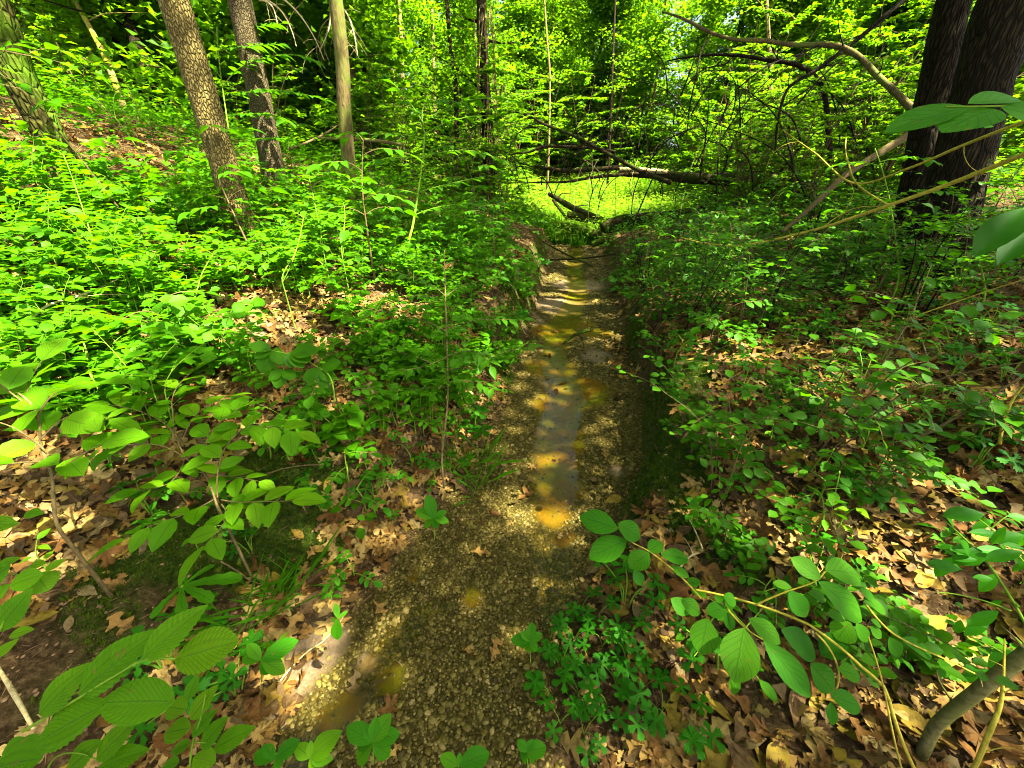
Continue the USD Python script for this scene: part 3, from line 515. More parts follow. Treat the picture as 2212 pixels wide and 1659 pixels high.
# ------------------------------------------------------------------ background wood: slender trees and tall shrubs
def tree_class(name, seed, height, r, nleaf, bark, low=0.25, leaf=0.11, spread=1.7):
    rng = np.random.RandomState(seed); c = klass(name)
    z = np.linspace(-0.3, height, 26)
    line = np.stack([0.25 * np.sin(z * 0.45 + seed) * z / height, 0.25 * np.cos(z * 0.4 + seed * 2) * z / height, z], 1)
    mesh('trunk', tube(line, [r * 1.5, r * 1.05, r * 0.95, r * 0.8, r * 0.6, r * 0.3], 10, 0.08, seed), bark, c, smooth=True)
    m, lv, lp, ld = MB(), [], [], []
    for k in range(40):
        s = rng.uniform(low, 1.0); i = min(int(s * 25), 25); a = rng.uniform(0, 2 * np.pi); L = spread * rng.uniform(0.5, 1.1) * (1.15 - 0.6 * s)
        e = line[i] + np.array([math.cos(a) * L, math.sin(a) * L, rng.uniform(-0.2, 0.7)])
        br = spline([line[i], (line[i] + e) / 2 + [0, 0, 0.15], e], 7)
        m.add(*tube(br, [r * 0.28, r * 0.06], 4))
        n = nleaf // 40
        tt = rng.beta(2.0, 1.2, n); p = br[0] + (br[-1] - br[0]) * tt[:, None] + rng.randn(n, 3) * np.array([0.34, 0.34, 0.16])
        lp.append(p)
    mesh('branches', m.vf(), bark, c, smooth=True)
    p = np.vstack(lp); d = rng.randn(len(p), 3) * [1, 1, 0.4]; nn = np.array([0, 0, 1]) + rng.randn(len(p), 3) * 0.5
    lm = MB().many(RH_v, RH_f, RH_u, p, frames(d, nn), leaf * rng.uniform(0.7, 1.3, len(p)))
    tag(mesh('crown', lm.vf(), L_far, c, uv=lm.uv()), kind='stuff')
    return c

def shrub_class(name, seed, height, nst, nleaf, leaf, mat, bark=None, spread=0.8, thick=0.012, tmpl=None):
    rng = np.random.RandomState(seed); c = klass(name); bark = bark or B_thin
    tv, tf, tu = tmpl or (RH_v, RH_f, RH_u)
    m, P, D = MB(), [], []
    for k in range(nst):
        a = rng.uniform(0, 2 * np.pi); h = height * rng.uniform(0.65, 1.1); s = spread * rng.uniform(0.3, 1.0)
        st = spline([[0.06 * math.cos(a), 0.06 * math.sin(a), -0.08], [s * 0.35 * math.cos(a), s * 0.35 * math.sin(a), h * 0.55], [s * math.cos(a + 0.3), s * math.sin(a + 0.3), h]], 12)
        m.add(*tube(st, [thick, thick * 0.25], 5))
        nb = 7
        for j in range(nb):
            i = rng.randint(3, 12); b = rng.uniform(0, 2 * np.pi); L = height * rng.uniform(0.18, 0.38)
            e = st[i] + np.array([math.cos(b) * L, math.sin(b) * L, rng.uniform(-0.15, 0.35) * L])
            br = spline([st[i], (st[i] + e) / 2 + [0, 0, 0.08 * L], e], 6); m.add(*tube(br, [thick * 0.4, thick * 0.12], 3))
            n = max(nleaf // (nst * nb), 2); tt = np.linspace(0.12, 1.0, n) + rng.uniform(-0.03, 0.03, n)
            bd = br[-1] - br[0]; bd /= np.linalg.norm(bd); side = np.cross(bd, [0, 0, 1]); side /= np.linalg.norm(side)
            sg = np.where(np.arange(n) % 2, 1, -1)[:, None]
            P.append(br[0] + (br[-1] - br[0]) * np.clip(tt, 0, 1)[:, None] + [0, 0, 0.04 * L]); D.append(bd * 0.55 + side * sg + rng.randn(n, 3) * 0.28)
    mesh('stem', m.vf(), bark, c, smooth=True)
    p, d = np.vstack(P), np.vstack(D)
    lm = MB().many(tv, tf, tu, p, frames(d, np.array([0, 0, 1]) + rng.randn(len(p), 3) * 0.28), leaf * rng.uniform(0.6, 1.25, len(p)))
    tag(mesh('foliage', lm.vf(), mat, c, uv=lm.uv(), smooth=True), kind='stuff')
    return c

def in_clearing(x, y, m=60):
    u, v, d = seen(gz(x, y)); return 10.2 < y < 20.5 and 1150 - m < u < 1450 + m
def lit_corridor(x, y, w=2.6, far=7.0):
    """The clearing lies open towards the sun."""
    for cy in (14.5, 17.5, 20.5):
        t = np.clip((x - 2.9) * 0.92 + (y - cy) * -0.39, 0, far); d = math.hypot(x - 2.9 - 0.92 * t, y - cy + 0.39 * t)
        if d < w: return True
    return False
rng = np.random.RandomState(77)
TREES = [tree_class('tree_form', 10 + k, h, r, n, b, lo, lf) for k, (h, r, n, b, lo, lf) in enumerate([(11, 0.08, 10500, B_dark, 0.10, 0.165), (13, 0.11, 12000, B_grey, 0.10, 0.175), (9, 0.05, 9000, B_thin, 0.06, 0.145), (12, 0.075, 10500, B_dark, 0.12, 0.165), (8, 0.04, 8000, B_grey, 0.05, 0.135)])]
TREE_SAY = ['dark slender tree', 'grey tall tree', 'thin whippy young tree', 'dark straight tree with a high crown', 'slim grey young tree']
for k in range(230):
    for _ in range(60):
        y = rng.uniform(9.5, 44) ** 1.0; x = rng.uniform(-1.25, 1.25) * (y + 3)
        if in_clearing(x, y, 70): continue
        if y < 12.5 and x > -2.5: continue
        if lit_corridor(x, y): continue
        break
    i = rng.randint(5); copy_of(TREES[i], 'background_tree', gz(x, y), rng.uniform(0, 6.28), rng.uniform(0.8, 1.2), (rng.randn() * 3, rng.randn() * 3))
    side = 'up the hillside behind the scaly barked tree' if x < -5 else ('deep in the wood behind the slim grey trunk' if x < 0 else ('in the sunny wood beyond the bright clearing' if x < 9 else 'in the wood behind the dark twin trunks'))
    P_ = stage.GetPrimAtPath('/World/background_tree' + ('' if k == 0 else f'_{k:03d}'))
    tag(P_, f'{TREE_SAY[i]} {side}', 'tree', 'trees of the background wood')

for k, (x, y, i) in enumerate([(0.3, 24.0, 0), (2.0, 24.5, 2), (3.6, 24.0, 3), (5.2, 24.5, 0), (-1.3, 23.0, 1), (1.2, 27.5, 1), (3.0, 28.0, 0), (4.8, 28.5, 1), (-0.6, 28.0, 3), (2.2, 32.0, 1), (0.6, 33.0, 0), (4.2, 33.0, 1), (6.4, 29.0, 0), (-2.6, 26.0, 2), (6.8, 22.5, 2), (2.6, 36.0, 1), (0.0, 37.0, 1), (5.2, 37.0, 1)]):
    tag(copy_of(TREES[i], 'background_tree', gz(x, y), rng.uniform(0, 6.28), rng.uniform(0.85, 1.2), (rng.randn() * 3, rng.randn() * 3)), f'{TREE_SAY[i]} closing the view beyond the bright clearing', 'tree', 'trees of the background wood')

# stems that can be told apart in front of the far foliage
def stem_tree(name, label, pix, depth, r, bark, cat='tree', seed=0, ext=3.0, leaves=0, group=None, branches=7, leafsize=0.1):
    rng = np.random.RandomState(seed)
    pts = [at(u, v, depth + dd) for u, v, dd in pix]
    b = pts[0].copy(); b[2] = float(H(b[0], b[1])) - 0.05
    pts[0] = b
    d = pts[-1] - pts[-2]; pts.append(pts[-1] + d / np.linalg.norm(d) * ext)
    line = spline(pts, 40); x = xform(name, b); pp = x.GetPath().pathString
    mesh('trunk', tube(line - b, [r * 1.25, r, r * 0.9, r * 0.7], 12, 0.08, seed), bark, pp, smooth=True)
    m, P = MB(), []
    for k in range(branches):
        i = rng.randint(10, 39); a = rng.uniform(0, 6.28); L = rng.uniform(0.5, 1.6)
        e = line[i] + [math.cos(a) * L, math.sin(a) * L, rng.uniform(0, 0.9)]
        br = spline([line[i], (line[i] + e) / 2 + rng.randn(3) * 0.08, e], 8); m.add(*tube(br - b, [r * 0.3, r * 0.05], 4))
        if leaves: P.append(br[-1] + (br[0] - br[-1]) * rng.beta(1, 1.6, (leaves // branches, 1)) + rng.randn(leaves // branches, 3) * [0.25, 0.25, 0.1])
    if branches: mesh('branches', m.vf(), bark, pp, smooth=True)
    if leaves:
        p = np.vstack(P) - b; lm = MB().many(RH_v, RH_f, RH_u, p, frames(rng.randn(len(p), 3) * [1, 1, 0.3], np.array([0, 0, 1]) + rng.randn(len(p), 3) * 0.4), leafsize * rng.uniform(0.7, 1.2, len(p)))
        tag(mesh('crown', lm.vf(), L_far, pp, uv=lm.uv()), kind='stuff')
    return tag(x, label, cat, group)

stem_tree('pale_mossy_tree', 'pale slim trunk with yellow moss on its lower part, between two leaning trees', [(262, 222, 0), (238, 150, 0), (205, 80, 0.3), (150, -20, 0.6)], 7.2, 0.045, B_palemoss, seed=1)
stem_tree('dark_leaning_tree', 'dark leaning trunk behind the pale mossy stem', [(345, 235, 0), (310, 140, 0), (275, 40, 0), (255, -20, 0)], 8.0, 0.10, B_dark, seed=2, leaves=500)
stem_tree('vine_hung_tree', 'dark trunk wrapped in hanging dry vines at the back of the stream', [(1055, 335, 0), (1052, 250, 0), (1042, 120, 0), (1040, 0, 0)], 9.5, 0.13, B_dark, seed=3, leaves=1500)
stem_tree('forked_dark_tree', 'thin black stem forking upward in front of bright leaves', [(975, 320, 0), (985, 200, 0), (972, 90, 0), (965, 0, 0)], 9.0, 0.05, B_dark, seed=4, leaves=500)
for i, (a, c, dpt, r, lab) in enumerate([(862, 870, 13, 0.07, 'straight grey trunk third along the row behind the slim tree'), (905, 912, 16, 0.08, 'pale tall trunk standing out against a sky gap'), (932, 938, 15, 0.065, 'pale trunk just right of the tall one at the sky gap'), (820, 812, 12, 0.06, 'dark straight pole trunk behind the hanging twigs'), (1175, 1188, 14, 0.04, 'thin trunk among the brightest leaves'), (1330, 1322, 15, 0.045, 'thin dark trunk above the bright clearing'), (455, 430, 11, 0.06, 'dark thin trunk in the gap between scaly and ridged trunks'), (660, 690, 10, 0.06, 'thin leaning trunk between ridged and slim trunks'), (1655, 1665, 13, 0.07, 'dark upright stem behind the arching branch'), (1900, 1912, 14, 0.1, 'dim grey trunk seen past the slender dark trunk')]):
    stem_tree('upright_tree', lab, [(c - (c - a) * 0.2, 300, 0), (c, 180, 0), ((a + c) / 2, 80, 0), (a, -10, 0)], dpt, r, [B_grey, B_dark][i % 2], seed=20 + i, leaves=400, group='upright trunks in the wood behind')

# tall shrubs close the view
SHR = [shrub_class('shrub_form', 40 + k, h, ns, nl, lf, L_far, B_thin, sp, 0.02, LEAF2 if k > 3 else None) for k, (h, ns, nl, lf, sp) in enumerate([(2.6, 7, 3400, 0.085, 1.2), (3.2, 6, 3600, 0.10, 1.3), (2.0, 8, 3200, 0.068, 1.0), (1.5, 7, 2400, 0.068, 0.8), (1.6, 6, 1200, 0.08, 0.8)])]
SHR_SAY = ['tall arching shrub', 'tall loose shrub with broad leaves', 'dense fine leaved shrub', 'rounded low shrub', 'open low shrub']
rng = np.random.RandomState(5); nshr = 0
def put_shrub(x, y, i, s):
    global nshr
    p = copy_of(SHR[i], 'wood_shrub', gz(x, y) - [0, 0, 0.03], rng.uniform(0, 6.28), s, (rng.randn() * 4, rng.randn() * 4)); nshr += 1
    side = 'on the dim hillside behind the leaning trees' if x < -4.5 else ('between the slim grey trunk and the vine hung trunk' if x < 0 and y < 14 else ('deep in the wood behind the stream' if x < 0.5 else ('in the sunny thicket above the fallen trunk' if x < 6 and y < 16 else ('behind the bright clearing' if x < 6 else 'in the thicket behind the dark twin trunks'))))
    tag(p, f'{SHR_SAY[i]} {side}', 'shrub', 'shrubs of the background wood')
for k in range(215):
    for _ in range(80):
        y = rng.uniform(8.5, 34); x = rng.uniform(-1.2, 1.2) * (y + 2)
        if in_clearing(x, y, 25) or (abs(x - 1.7) < 1.5 and y < 10.5): continue
        if x < -1 and y < 9.5: continue
        if y < 11 and x > 2.0 and x < 4: continue
        if lit_corridor(x, y, 1.8, 1.5): continue
        break
    put_shrub(x, y, rng.randint(5), rng.uniform(0.8, 1.35))
for x, y, i, s in [(5.0, 10.2, 2, 0.9), (4.4, 8.0, 3, 0.7), (5.2, 7.4, 2, 0.6), (4.6, 8.6, 2, 1.0), (5.4, 8.0, 0, 0.9), (6.4, 6.8, 1, 0.8), (6.2, 11.6, 1, 1.0), (6.4, 12.8, 0, 1.1), (-0.9, 12.5, 1, 0.9), (-0.6, 9.8, 2, 0.8), (-1.2, 8.6, 3, 0.9), (-0.2, 10.8, 0, 0.8), (6.8, 5.0, 3, 1.0), (7.5, 6.0, 1, 1.0), (-2.2, 9.4, 2, 0.9), (-3.2, 10.2, 0, 0.8), (-0.6, 15.0, 1, 1.2), (1.4, 22.0, 1, 1.4), (2.6, 23.0, 0, 1.5), (0.2, 23.5, 0, 1.5), (3.6, 21.5, 1, 1.4), (1.9, 25.5, 1, 1.7), (3.3, 26.0, 0, 1.8), (-0.8, 20.5, 1, 1.6), (4.8, 22.5, 1, 1.7), (0.6, 27.0, 1, 2.0), (2.4, 28.5, 0, 2.2), (4.2, 27.5, 1, 2.0), (-1.0, 25.0, 0, 1.9), (5.6, 25.0, 0, 1.8), (-2.4, 21.5, 1, 1.6), (1.4, 31.0, 1, 2.4), (3.4, 31.5, 0, 2.4), (-0.6, 30.0, 1, 2.3), (5.4, 30.0, 1, 2.3), (7.2, 25.0, 1, 1.8), (7.0, 12.4, 1, 1.2), (6.6, 11.0, 0, 1.2), (7.6, 12.6, 1, 1.3), (8.6, 10.8, 2, 1.4), (6.4, 14.2, 2, 1.4), (9.6, 13.0, 1, 1.4), (5.8, 9.6, 2, 1.0), (7.2, 8.6, 2, 1.2), (8.2, 15.0, 1, 1.5), (8.0, 16.5, 1, 1.4), (9.6, 17.0, 0, 1.5), (8.8, 17.4, 1, 1.6)]:
    put_shrub(x, y, i, s)

# ------------------------------------------------------------------ fallen wood across the stream
def limb(name, label, pix, r, bark, cat='branch', sides=9, rough=0.12, seed=0, twigs=0, group=None, n=40, ground=False, twig_len=0.4, tb=None):
    """A branch or log through (px, py, depth) points."""
    rng = np.random.RandomState(seed)
    line = spline([at(*p) for p in pix], n); o = line[0].copy()
    x = xform(name, o); pp = x.GetPath().pathString
    v, f = tube(line - o, r, sides, rough, seed, 8)
    mesh('bark', (v, f), bark, pp, smooth=True)
    rr = np.interp(np.linspace(0, 1, n), np.linspace(0, 1, len(r)), r) if np.ndim(r) else np.full(n, r)
    for k in range(twigs):
        i = rng.randint(int(n * 0.15), n - 1); d = line[min(i + 1, n - 1)] - line[i]; d /= np.linalg.norm(d)
        w = rng.randn(3); w -= w @ d * d; w /= np.linalg.norm(w); L = twig_len * rng.uniform(0.5, 1.5)
        e = line[i] + (d * 0.7 + w) * L * 0.7; tw = spline([line[i], (line[i] + e) / 2 + rng.randn(3) * L * 0.08, e + [0, 0, -0.1 * L]], 8)
        mesh('twig', tube(tw - o, [rr[i] * 0.35, rr[i] * 0.08], 4), tb or bark, pp, smooth=True)
    return tag(x, label, cat, group)

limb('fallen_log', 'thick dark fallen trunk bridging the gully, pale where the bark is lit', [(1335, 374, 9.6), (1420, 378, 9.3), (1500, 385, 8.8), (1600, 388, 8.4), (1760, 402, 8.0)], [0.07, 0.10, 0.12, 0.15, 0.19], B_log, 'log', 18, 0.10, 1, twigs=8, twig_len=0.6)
limb('pale_broken_log', 'pale stretch of the fallen trunk over the clearing, sunlight painted into its bark', [(1338, 366, 9.55), (1390, 368, 9.35), (1442, 372, 9.1)], [0.055, 0.06, 0.05], B_sunlit, 'log', 14, 0.08, 2)  # separate pale piece stands in for sunlit bark
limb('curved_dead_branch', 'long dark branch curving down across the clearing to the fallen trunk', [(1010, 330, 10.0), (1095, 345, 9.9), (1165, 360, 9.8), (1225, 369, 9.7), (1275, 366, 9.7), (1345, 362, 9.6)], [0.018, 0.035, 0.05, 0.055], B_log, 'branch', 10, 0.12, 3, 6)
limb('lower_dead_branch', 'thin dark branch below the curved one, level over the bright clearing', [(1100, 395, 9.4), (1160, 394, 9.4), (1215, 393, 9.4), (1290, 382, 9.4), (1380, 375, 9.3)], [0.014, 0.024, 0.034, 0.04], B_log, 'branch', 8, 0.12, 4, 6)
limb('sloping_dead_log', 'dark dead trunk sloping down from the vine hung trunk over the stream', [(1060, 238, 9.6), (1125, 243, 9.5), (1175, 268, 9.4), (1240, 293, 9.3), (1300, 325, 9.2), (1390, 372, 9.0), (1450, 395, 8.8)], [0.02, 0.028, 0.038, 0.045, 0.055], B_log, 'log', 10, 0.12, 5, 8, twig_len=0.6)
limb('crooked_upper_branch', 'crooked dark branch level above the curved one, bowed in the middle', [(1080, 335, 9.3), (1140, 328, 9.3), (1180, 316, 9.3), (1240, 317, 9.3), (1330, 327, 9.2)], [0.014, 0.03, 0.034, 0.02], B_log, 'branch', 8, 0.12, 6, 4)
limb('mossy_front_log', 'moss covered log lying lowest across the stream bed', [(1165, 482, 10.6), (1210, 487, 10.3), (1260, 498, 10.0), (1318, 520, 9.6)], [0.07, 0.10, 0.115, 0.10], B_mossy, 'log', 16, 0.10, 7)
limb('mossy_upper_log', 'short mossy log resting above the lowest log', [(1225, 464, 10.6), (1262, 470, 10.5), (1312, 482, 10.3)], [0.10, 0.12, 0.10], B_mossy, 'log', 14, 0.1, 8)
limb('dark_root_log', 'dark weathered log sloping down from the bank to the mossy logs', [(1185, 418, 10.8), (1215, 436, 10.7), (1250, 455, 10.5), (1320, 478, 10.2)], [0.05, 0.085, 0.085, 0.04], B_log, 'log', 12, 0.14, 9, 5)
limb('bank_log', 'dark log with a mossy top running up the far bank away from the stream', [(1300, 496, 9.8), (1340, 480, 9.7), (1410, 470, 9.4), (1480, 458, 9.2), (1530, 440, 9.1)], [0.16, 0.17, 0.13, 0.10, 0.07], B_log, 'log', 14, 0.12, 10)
limb('short_mossy_log', 'short bright green mossy log on the edge of the stream', [(1278, 528, 9.2), (1310, 515, 9.2), (1350, 504, 9.2)], [0.06, 0.09, 0.08], B_mossy, 'log', 12, 0.12, 11)
limb('mossy_root', 'mossy root hanging down the bank by the logs', [(1150, 440, 10.8), (1168, 462, 10.5), (1180, 492, 10.3)], [0.05, 0.05, 0.04], B_mossy, 'root', 8, 0.15, 12)
limb('thin_mossy_root', 'thinner mossy root next to the dark weathered log', [(1195, 432, 10.7), (1212, 455, 10.5), (1226, 474, 10.4)], [0.04, 0.045, 0.035], B_mossy, 'root', 8, 0.15, 13)
limb('pale_fallen_pole', 'pale broken pole lying level behind the slim grey trunk', [(668, 298, 7.2), (740, 299, 7.3), (800, 303, 7.3), (872, 313, 7.3)], [0.02, 0.03, 0.032, 0.028], B_grey, 'pole', 8, 0.12, 14)
limb('fallen_stick', 'thin brown stick on the hillside left of the slim grey trunk', [(620, 322, 6.6), (680, 300, 6.9), (740, 262, 7.2)], [0.015, 0.02, 0.01], B_thin, 'stick', 6, 0.1, 15)
limb('bank_stick', 'bare pale stick leaning down the cut bank into the stream', [(1090, 508, 6.9), (1125, 545, 6.5), (1150, 590, 6.1)], [0.012, 0.014, 0.012], B_twig, 'stick', 6, 0.08, 16, 2, 'sticks on the stream bank')
limb('bank_stick', 'brown stick standing in the stream bend below the cut bank', [(1098, 540, 6.2), (1128, 580, 5.8), (1158, 650, 5.2)], [0.014, 0.016, 0.012], B_thin, 'stick', 6, 0.08, 17, 1, 'sticks on the stream bank')
limb('bank_stick', 'thin stick lying over the water from bank to bank below the logs', [(1160, 560, 7.6), (1230, 560, 7.4), (1330, 548, 7.2)], [0.01, 0.016, 0.014], B_log, 'stick', 6, 0.1, 18, 3, 'sticks on the stream bank')
limb('bank_stick', 'long sloping stick across the water just before the mossy logs', [(1150, 508, 8.2), (1215, 545, 7.6), (1280, 575, 7.1)], [0.01, 0.018, 0.014], B_log, 'stick', 6, 0.1, 19, 2, 'sticks on the stream bank')
limb('bank_stick', 'short dark stick lying on the gravel at the ochre pool', [(1218, 742, 3.55), (1245, 722, 3.7), (1280, 712, 3.8)], [0.012, 0.018, 0.02], B_mossy, 'stick', 7, 0.1, 20, 2, 'sticks on the stream bank')

# ---- the arching dead boughs above the far bank
limb('arching_bough', 'long arching bough with a pale lit crook below the dark slender trunk', [(1968, 232, 4.9), (1935, 200, 5.0), (1890, 158, 5.2), (1850, 118, 5.3), (1815, 101, 5.4), (1780, 96, 5.5), (1720, 97, 5.6), (1650, 88, 5.7), (1590, 85, 5.7), (1540, 72, 5.8), (1480, 42, 5.9), (1430, 25, 6.1)], [0.040, 0.036, 0.033, 0.030, 0.027, 0.022, 0.014], B_grey, 'branch', 12, 0.16, 30, 12, n=90, tb=B_dark, twig_len=0.45)
limb('hanging_bough_twig', 'thin dark twig drooping from the elbow of the arching bough', [(1538, 74, 5.8), (1515, 110, 5.8), (1503, 170, 5.8), (1490, 230, 5.8), (1484, 290, 5.8)], [0.014, 0.012, 0.006], B_dark, 'twig', 6, 0.1, 31, 5, twig_len=0.3)
limb('second_arching_bough', 'dark thinner bough arching under the pale one down to the thicket', [(1795, 365, 7.0), (1790, 290, 7.0), (1782, 205, 7.0), (1760, 165, 7.0), (1715, 138, 7.0), (1660, 130, 7.1), (1600, 120, 7.2), (1540, 118, 7.3), (1440, 132, 7.5)], [0.055, 0.045, 0.042, 0.035, 0.024, 0.010], B_dark, 'branch', 10, 0.1, 32, 8, twig_len=0.9, n=60)
limb('slanting_dark_bough', 'straight dark bough slanting steeply up across the arching boughs', [(1675, 330, 6.6), (1700, 195, 6.5), (1765, 150, 6.4), (1840, 95, 6.3), (1900, 45, 6.2), (1975, -20, 6.1)], [0.015, 0.022, 0.03, 0.035, 0.04], B_dark, 'branch', 8, 0.1, 33, 6, twig_len=0.9)
rng = np.random.RandomState(9)
for k in range(44):
    u = rng.uniform(1400, 1920); v = rng.uniform(90, 300); a = rng.uniform(-1.0, 1.0); L = rng.uniform(90, 230); dp = rng.uniform(6.0, 8.5)
    up = rng.uniform(0.35, 1.1)
    limb('bare_twig', ['thin bare twig slanting through the thicket under the arching boughs', 'bare dark twig rising from behind the fallen trunk', 'fine crooked twig crossing before the bright leaves'][k % 3], [(u - L * 0.4 * a - 20, v + L * up, dp), (u + 8 * rng.randn(), v + L * 0.4 * up, dp), (u + L * 0.8 * a, v, dp + 0.2), (u + L * 1.2 * a, v - 25, dp + 0.3)], [0.015, 0.012, 0.007, 0.004], B_dark, 'twig', 5, 0.1, 400 + k, 4, 'bare twigs in the thicket', 24, twig_len=0.5)
for k in range(34):
    u = rng.uniform(1060, 1480); v = rng.uniform(230, 380); a = rng.choice([-1, 1]); dp = rng.uniform(8.0, 9.6); L = rng.uniform(50, 150)
    limb('arching_twig', ['fine dark twig arching over the far stream', 'crooked thin twig in the tangle above the mossy logs', 'long bare twig bending down towards the bright clearing'][k % 3], [(u, v + 60 + 40 * rng.rand(), dp), (u + a * L * 0.25, v + 15, dp), (u + a * L * 0.7, v - 8, dp), (u + a * L * 1.2, v + 25 + 40 * rng.rand(), dp)], [0.012, 0.010, 0.007, 0.003], B_dark, 'twig', 5, 0.12, 500 + k, 5, 'arching twigs over the far stream', 26, twig_len=0.4)
for k in range(12):
    u = rng.uniform(1230, 1480); dp = rng.uniform(8.4, 9.2)
    limb('drooping_vine', 'thin vine hanging down before the bright clearing', [(u + 20 * rng.randn(), 330 + 20 * rng.rand(), dp), (u + 8 * rng.randn(), 400, dp), (u + 12 * rng.randn(), 455 + 40 * rng.rand(), dp)], [0.007, 0.006, 0.003], [B_dark, B_twig][k % 2], 'vine', 4, 0.1, 140 + k, 2, 'vines before the clearing', 20, twig_len=0.25)
for k in range(10):
    u = 1030 + 5 * k * 1.1; 
    limb('dry_vine', 'dry brown vine hanging along the vine hung trunk', [(u + 10 * rng.randn(), 60 * rng.rand(), 9.2), (u + 6 * rng.randn(), 170, 9.1), (u + 6 * rng.randn(), 300 + 40 * rng.rand(), 9.1)], [0.012, 0.012, 0.008], B_thin, 'vine', 5, 0.1, 160 + k, 1, 'vines on the vine hung trunk', 24)
for k, (a, b, c, d) in enumerate([(575, 0, 640, 100), (600, -10, 700, 130), (705, -10, 735, 90), (712, 0, 690, 110), (722, 0, 772, 120), (715, 10, 740, 130), (560, 0, 600, 60)]):
    limb('dead_white_twig', ['bleached dead twig hanging beside the ridged trunk', 'bleached dead twig drooping from the slim grey trunk'][0 if k in (0, 1, 6) else 1], [(a, b, 4.6), ((a + c) / 2 + 12, (b + d) / 2 - 8, 4.5), (c, d, 4.5)], [0.012, 0.008, 0.003], B_twig, 'twig', 5, 0.08, 180 + k, 5, 'bleached dead twigs', 20, twig_len=0.3)

# ---- long green-yellow shoots and bare stems that cross the far bank
YS = 'yellow green stems crossing before the dark trunks'
limb('yellow_shoot', 'thick yellow green stem rising outward low across the dark trunks', [(1470, 512, 3.3), (1560, 530, 3.1), (1741, 501, 2.7), (1921, 443, 2.3), (2070, 390, 2.05), (2225, 328, 1.8)], [0.004, 0.006, 0.009, 0.011, 0.013], B_yellow, 'stem', 8, 0.06, 40, 3, YS, 50)
limb('yellow_shoot', 'yellow green stem with a kink, above the thick one', [(1690, 280, 3.4), (1760, 330, 3.1), (1857, 397, 2.8), (1960, 365, 2.5), (2090, 310, 2.2), (2225, 258, 1.95)], [0.003, 0.005, 0.007, 0.008, 0.010], B_yellow, 'stem', 8, 0.06, 41, 3, YS, 50)
limb('yellow_shoot', 'short curved yellow stem joining the two longer ones', [(1828, 300, 2.9), (1832, 350, 2.7), (1860, 405, 2.5), (1918, 442, 2.32)], [0.003, 0.005, 0.006], B_yellow, 'stem', 6, 0.06, 42, 1, YS)
limb('dead_leaning_pole', 'dead brown pole leaning from the litter up to the dark slender trunk', [(1690, 500, 4.2), (1760, 440, 4.3), (1830, 375, 4.4), (1900, 330, 4.5), (1975, 285, 4.6)], [0.02, 0.028, 0.035, 0.04, 0.045], B_thin, 'pole', 8, 0.16, 43, 3)
for k, (pix, lab) in enumerate([([(1905, 640, 2.4), (1990, 800, 2.1), (2080, 1000, 1.7)], 0)]): pass
STEMS = [([(1830, 750, 2.6), (1960, 690, 2.4), (2100, 640, 2.2), (2225, 600, 2.0)], 0.005, B_yellow, 'pale yellow bare stem running up and out of view over the shaded litter'),
         ([(1650, 1130, 1.75), (1760, 1055, 1.75), (1900, 985, 1.7), (2060, 905, 1.6), (2225, 800, 1.5)], 0.008, B_thin, 'long brown bare stem lying over the litter and green herbs'),
         ([(1760, 1010, 1.9), (1880, 1000, 1.8), (2010, 960, 1.7), (2130, 900, 1.6), (2225, 850, 1.5)], 0.005, B_yellow, 'yellowish stem just below the long brown one'),
         ([(1785, 800, 2.3), (1900, 790, 2.2), (2010, 760, 2.1), (2120, 700, 2.0)], 0.004, B_thin, 'thin arching stem in the middle of the tangle'),
         ([(1700, 840, 2.3), (1770, 740, 2.5), (1830, 620, 2.8), (1860, 520, 3.1)], 0.008, B_dark, 'dark upright stem forking in the tangle'),
         ([(1640, 1070, 1.8), (1680, 960, 2.0), (1750, 840, 2.2), (1800, 700, 2.5), (1830, 560, 2.9)], 0.008, B_dark, 'tall dark stem leaning through the green herbs'),
         ([(1560, 1000, 1.9), (1620, 900, 2.1), (1700, 800, 2.3), (1775, 700, 2.5)], 0.006, B_twig, 'pale peeled stick leaning out of the undercut bank'),
         ([(1520, 960, 2.0), (1560, 900, 2.2), (1620, 830, 2.4), (1700, 800, 2.4), (1790, 790, 2.3)], 0.006, B_thin, 'hooped stem bent over the undercut bank'),
         ([(2160, 960, 1.5), (2180, 880, 1.5), (2225, 820, 1.5)], 0.006, B_yellow, 'pale forked stem by the edge of the shaded litter'),
         ([(1950, 850, 2.0), (1970, 700, 2.3), (2000, 560, 2.7)], 0.005, B_thin, 'thin upright whip before the dark trunk'),
         ([(1740, 640, 2.9), (1760, 560, 3.2), (1800, 450, 3.6)], 0.005, B_dark, 'thin dark whip in front of the leaning pole')]
for k, (pix, r, bk, lab) in enumerate(STEMS): limb('bare_whip', lab, pix, [r, r * 0.8, r * 0.5], bk, 'stem', 6, 0.08, 200 + k, 4, 'bare stems of the tangle', 30, twig_len=0.22)
limb('curved_limb', 'thick olive brown limb curving up from the lower corner', [(1900, 1700, 1.05), (1985, 1640, 1.02), (2030, 1560, 0.98), (2110, 1495, 0.92), (2230, 1405, 0.85)], [0.018, 0.014, 0.013, 0.014, 0.015], B_limb, 'branch', 14, 0.10, 50, 3, n=60, twig_len=0.10)
limb('knobbly_shoot', 'thin knobbly green shoot crossing in front of the thick curved limb', [(2070, 1700, 0.9), (2130, 1600, 0.85), (2165, 1500, 0.85), (2170, 1380, 0.85)], [0.005, 0.005, 0.001], B_yellow, 'stem', 7, 0.18, 51, 4, n=30, twig_len=0.08)
limb('pale_stick', 'pale dry stick slanting down at the lower corner of the bare mossy bank', [(-10, 1435, 0.98), (30, 1500, 0.92), (72, 1575, 0.86)], [0.004, 0.005, 0.003], B_twig, 'stick', 7, 0.12, 52, 1, n=20, twig_len=0.08)
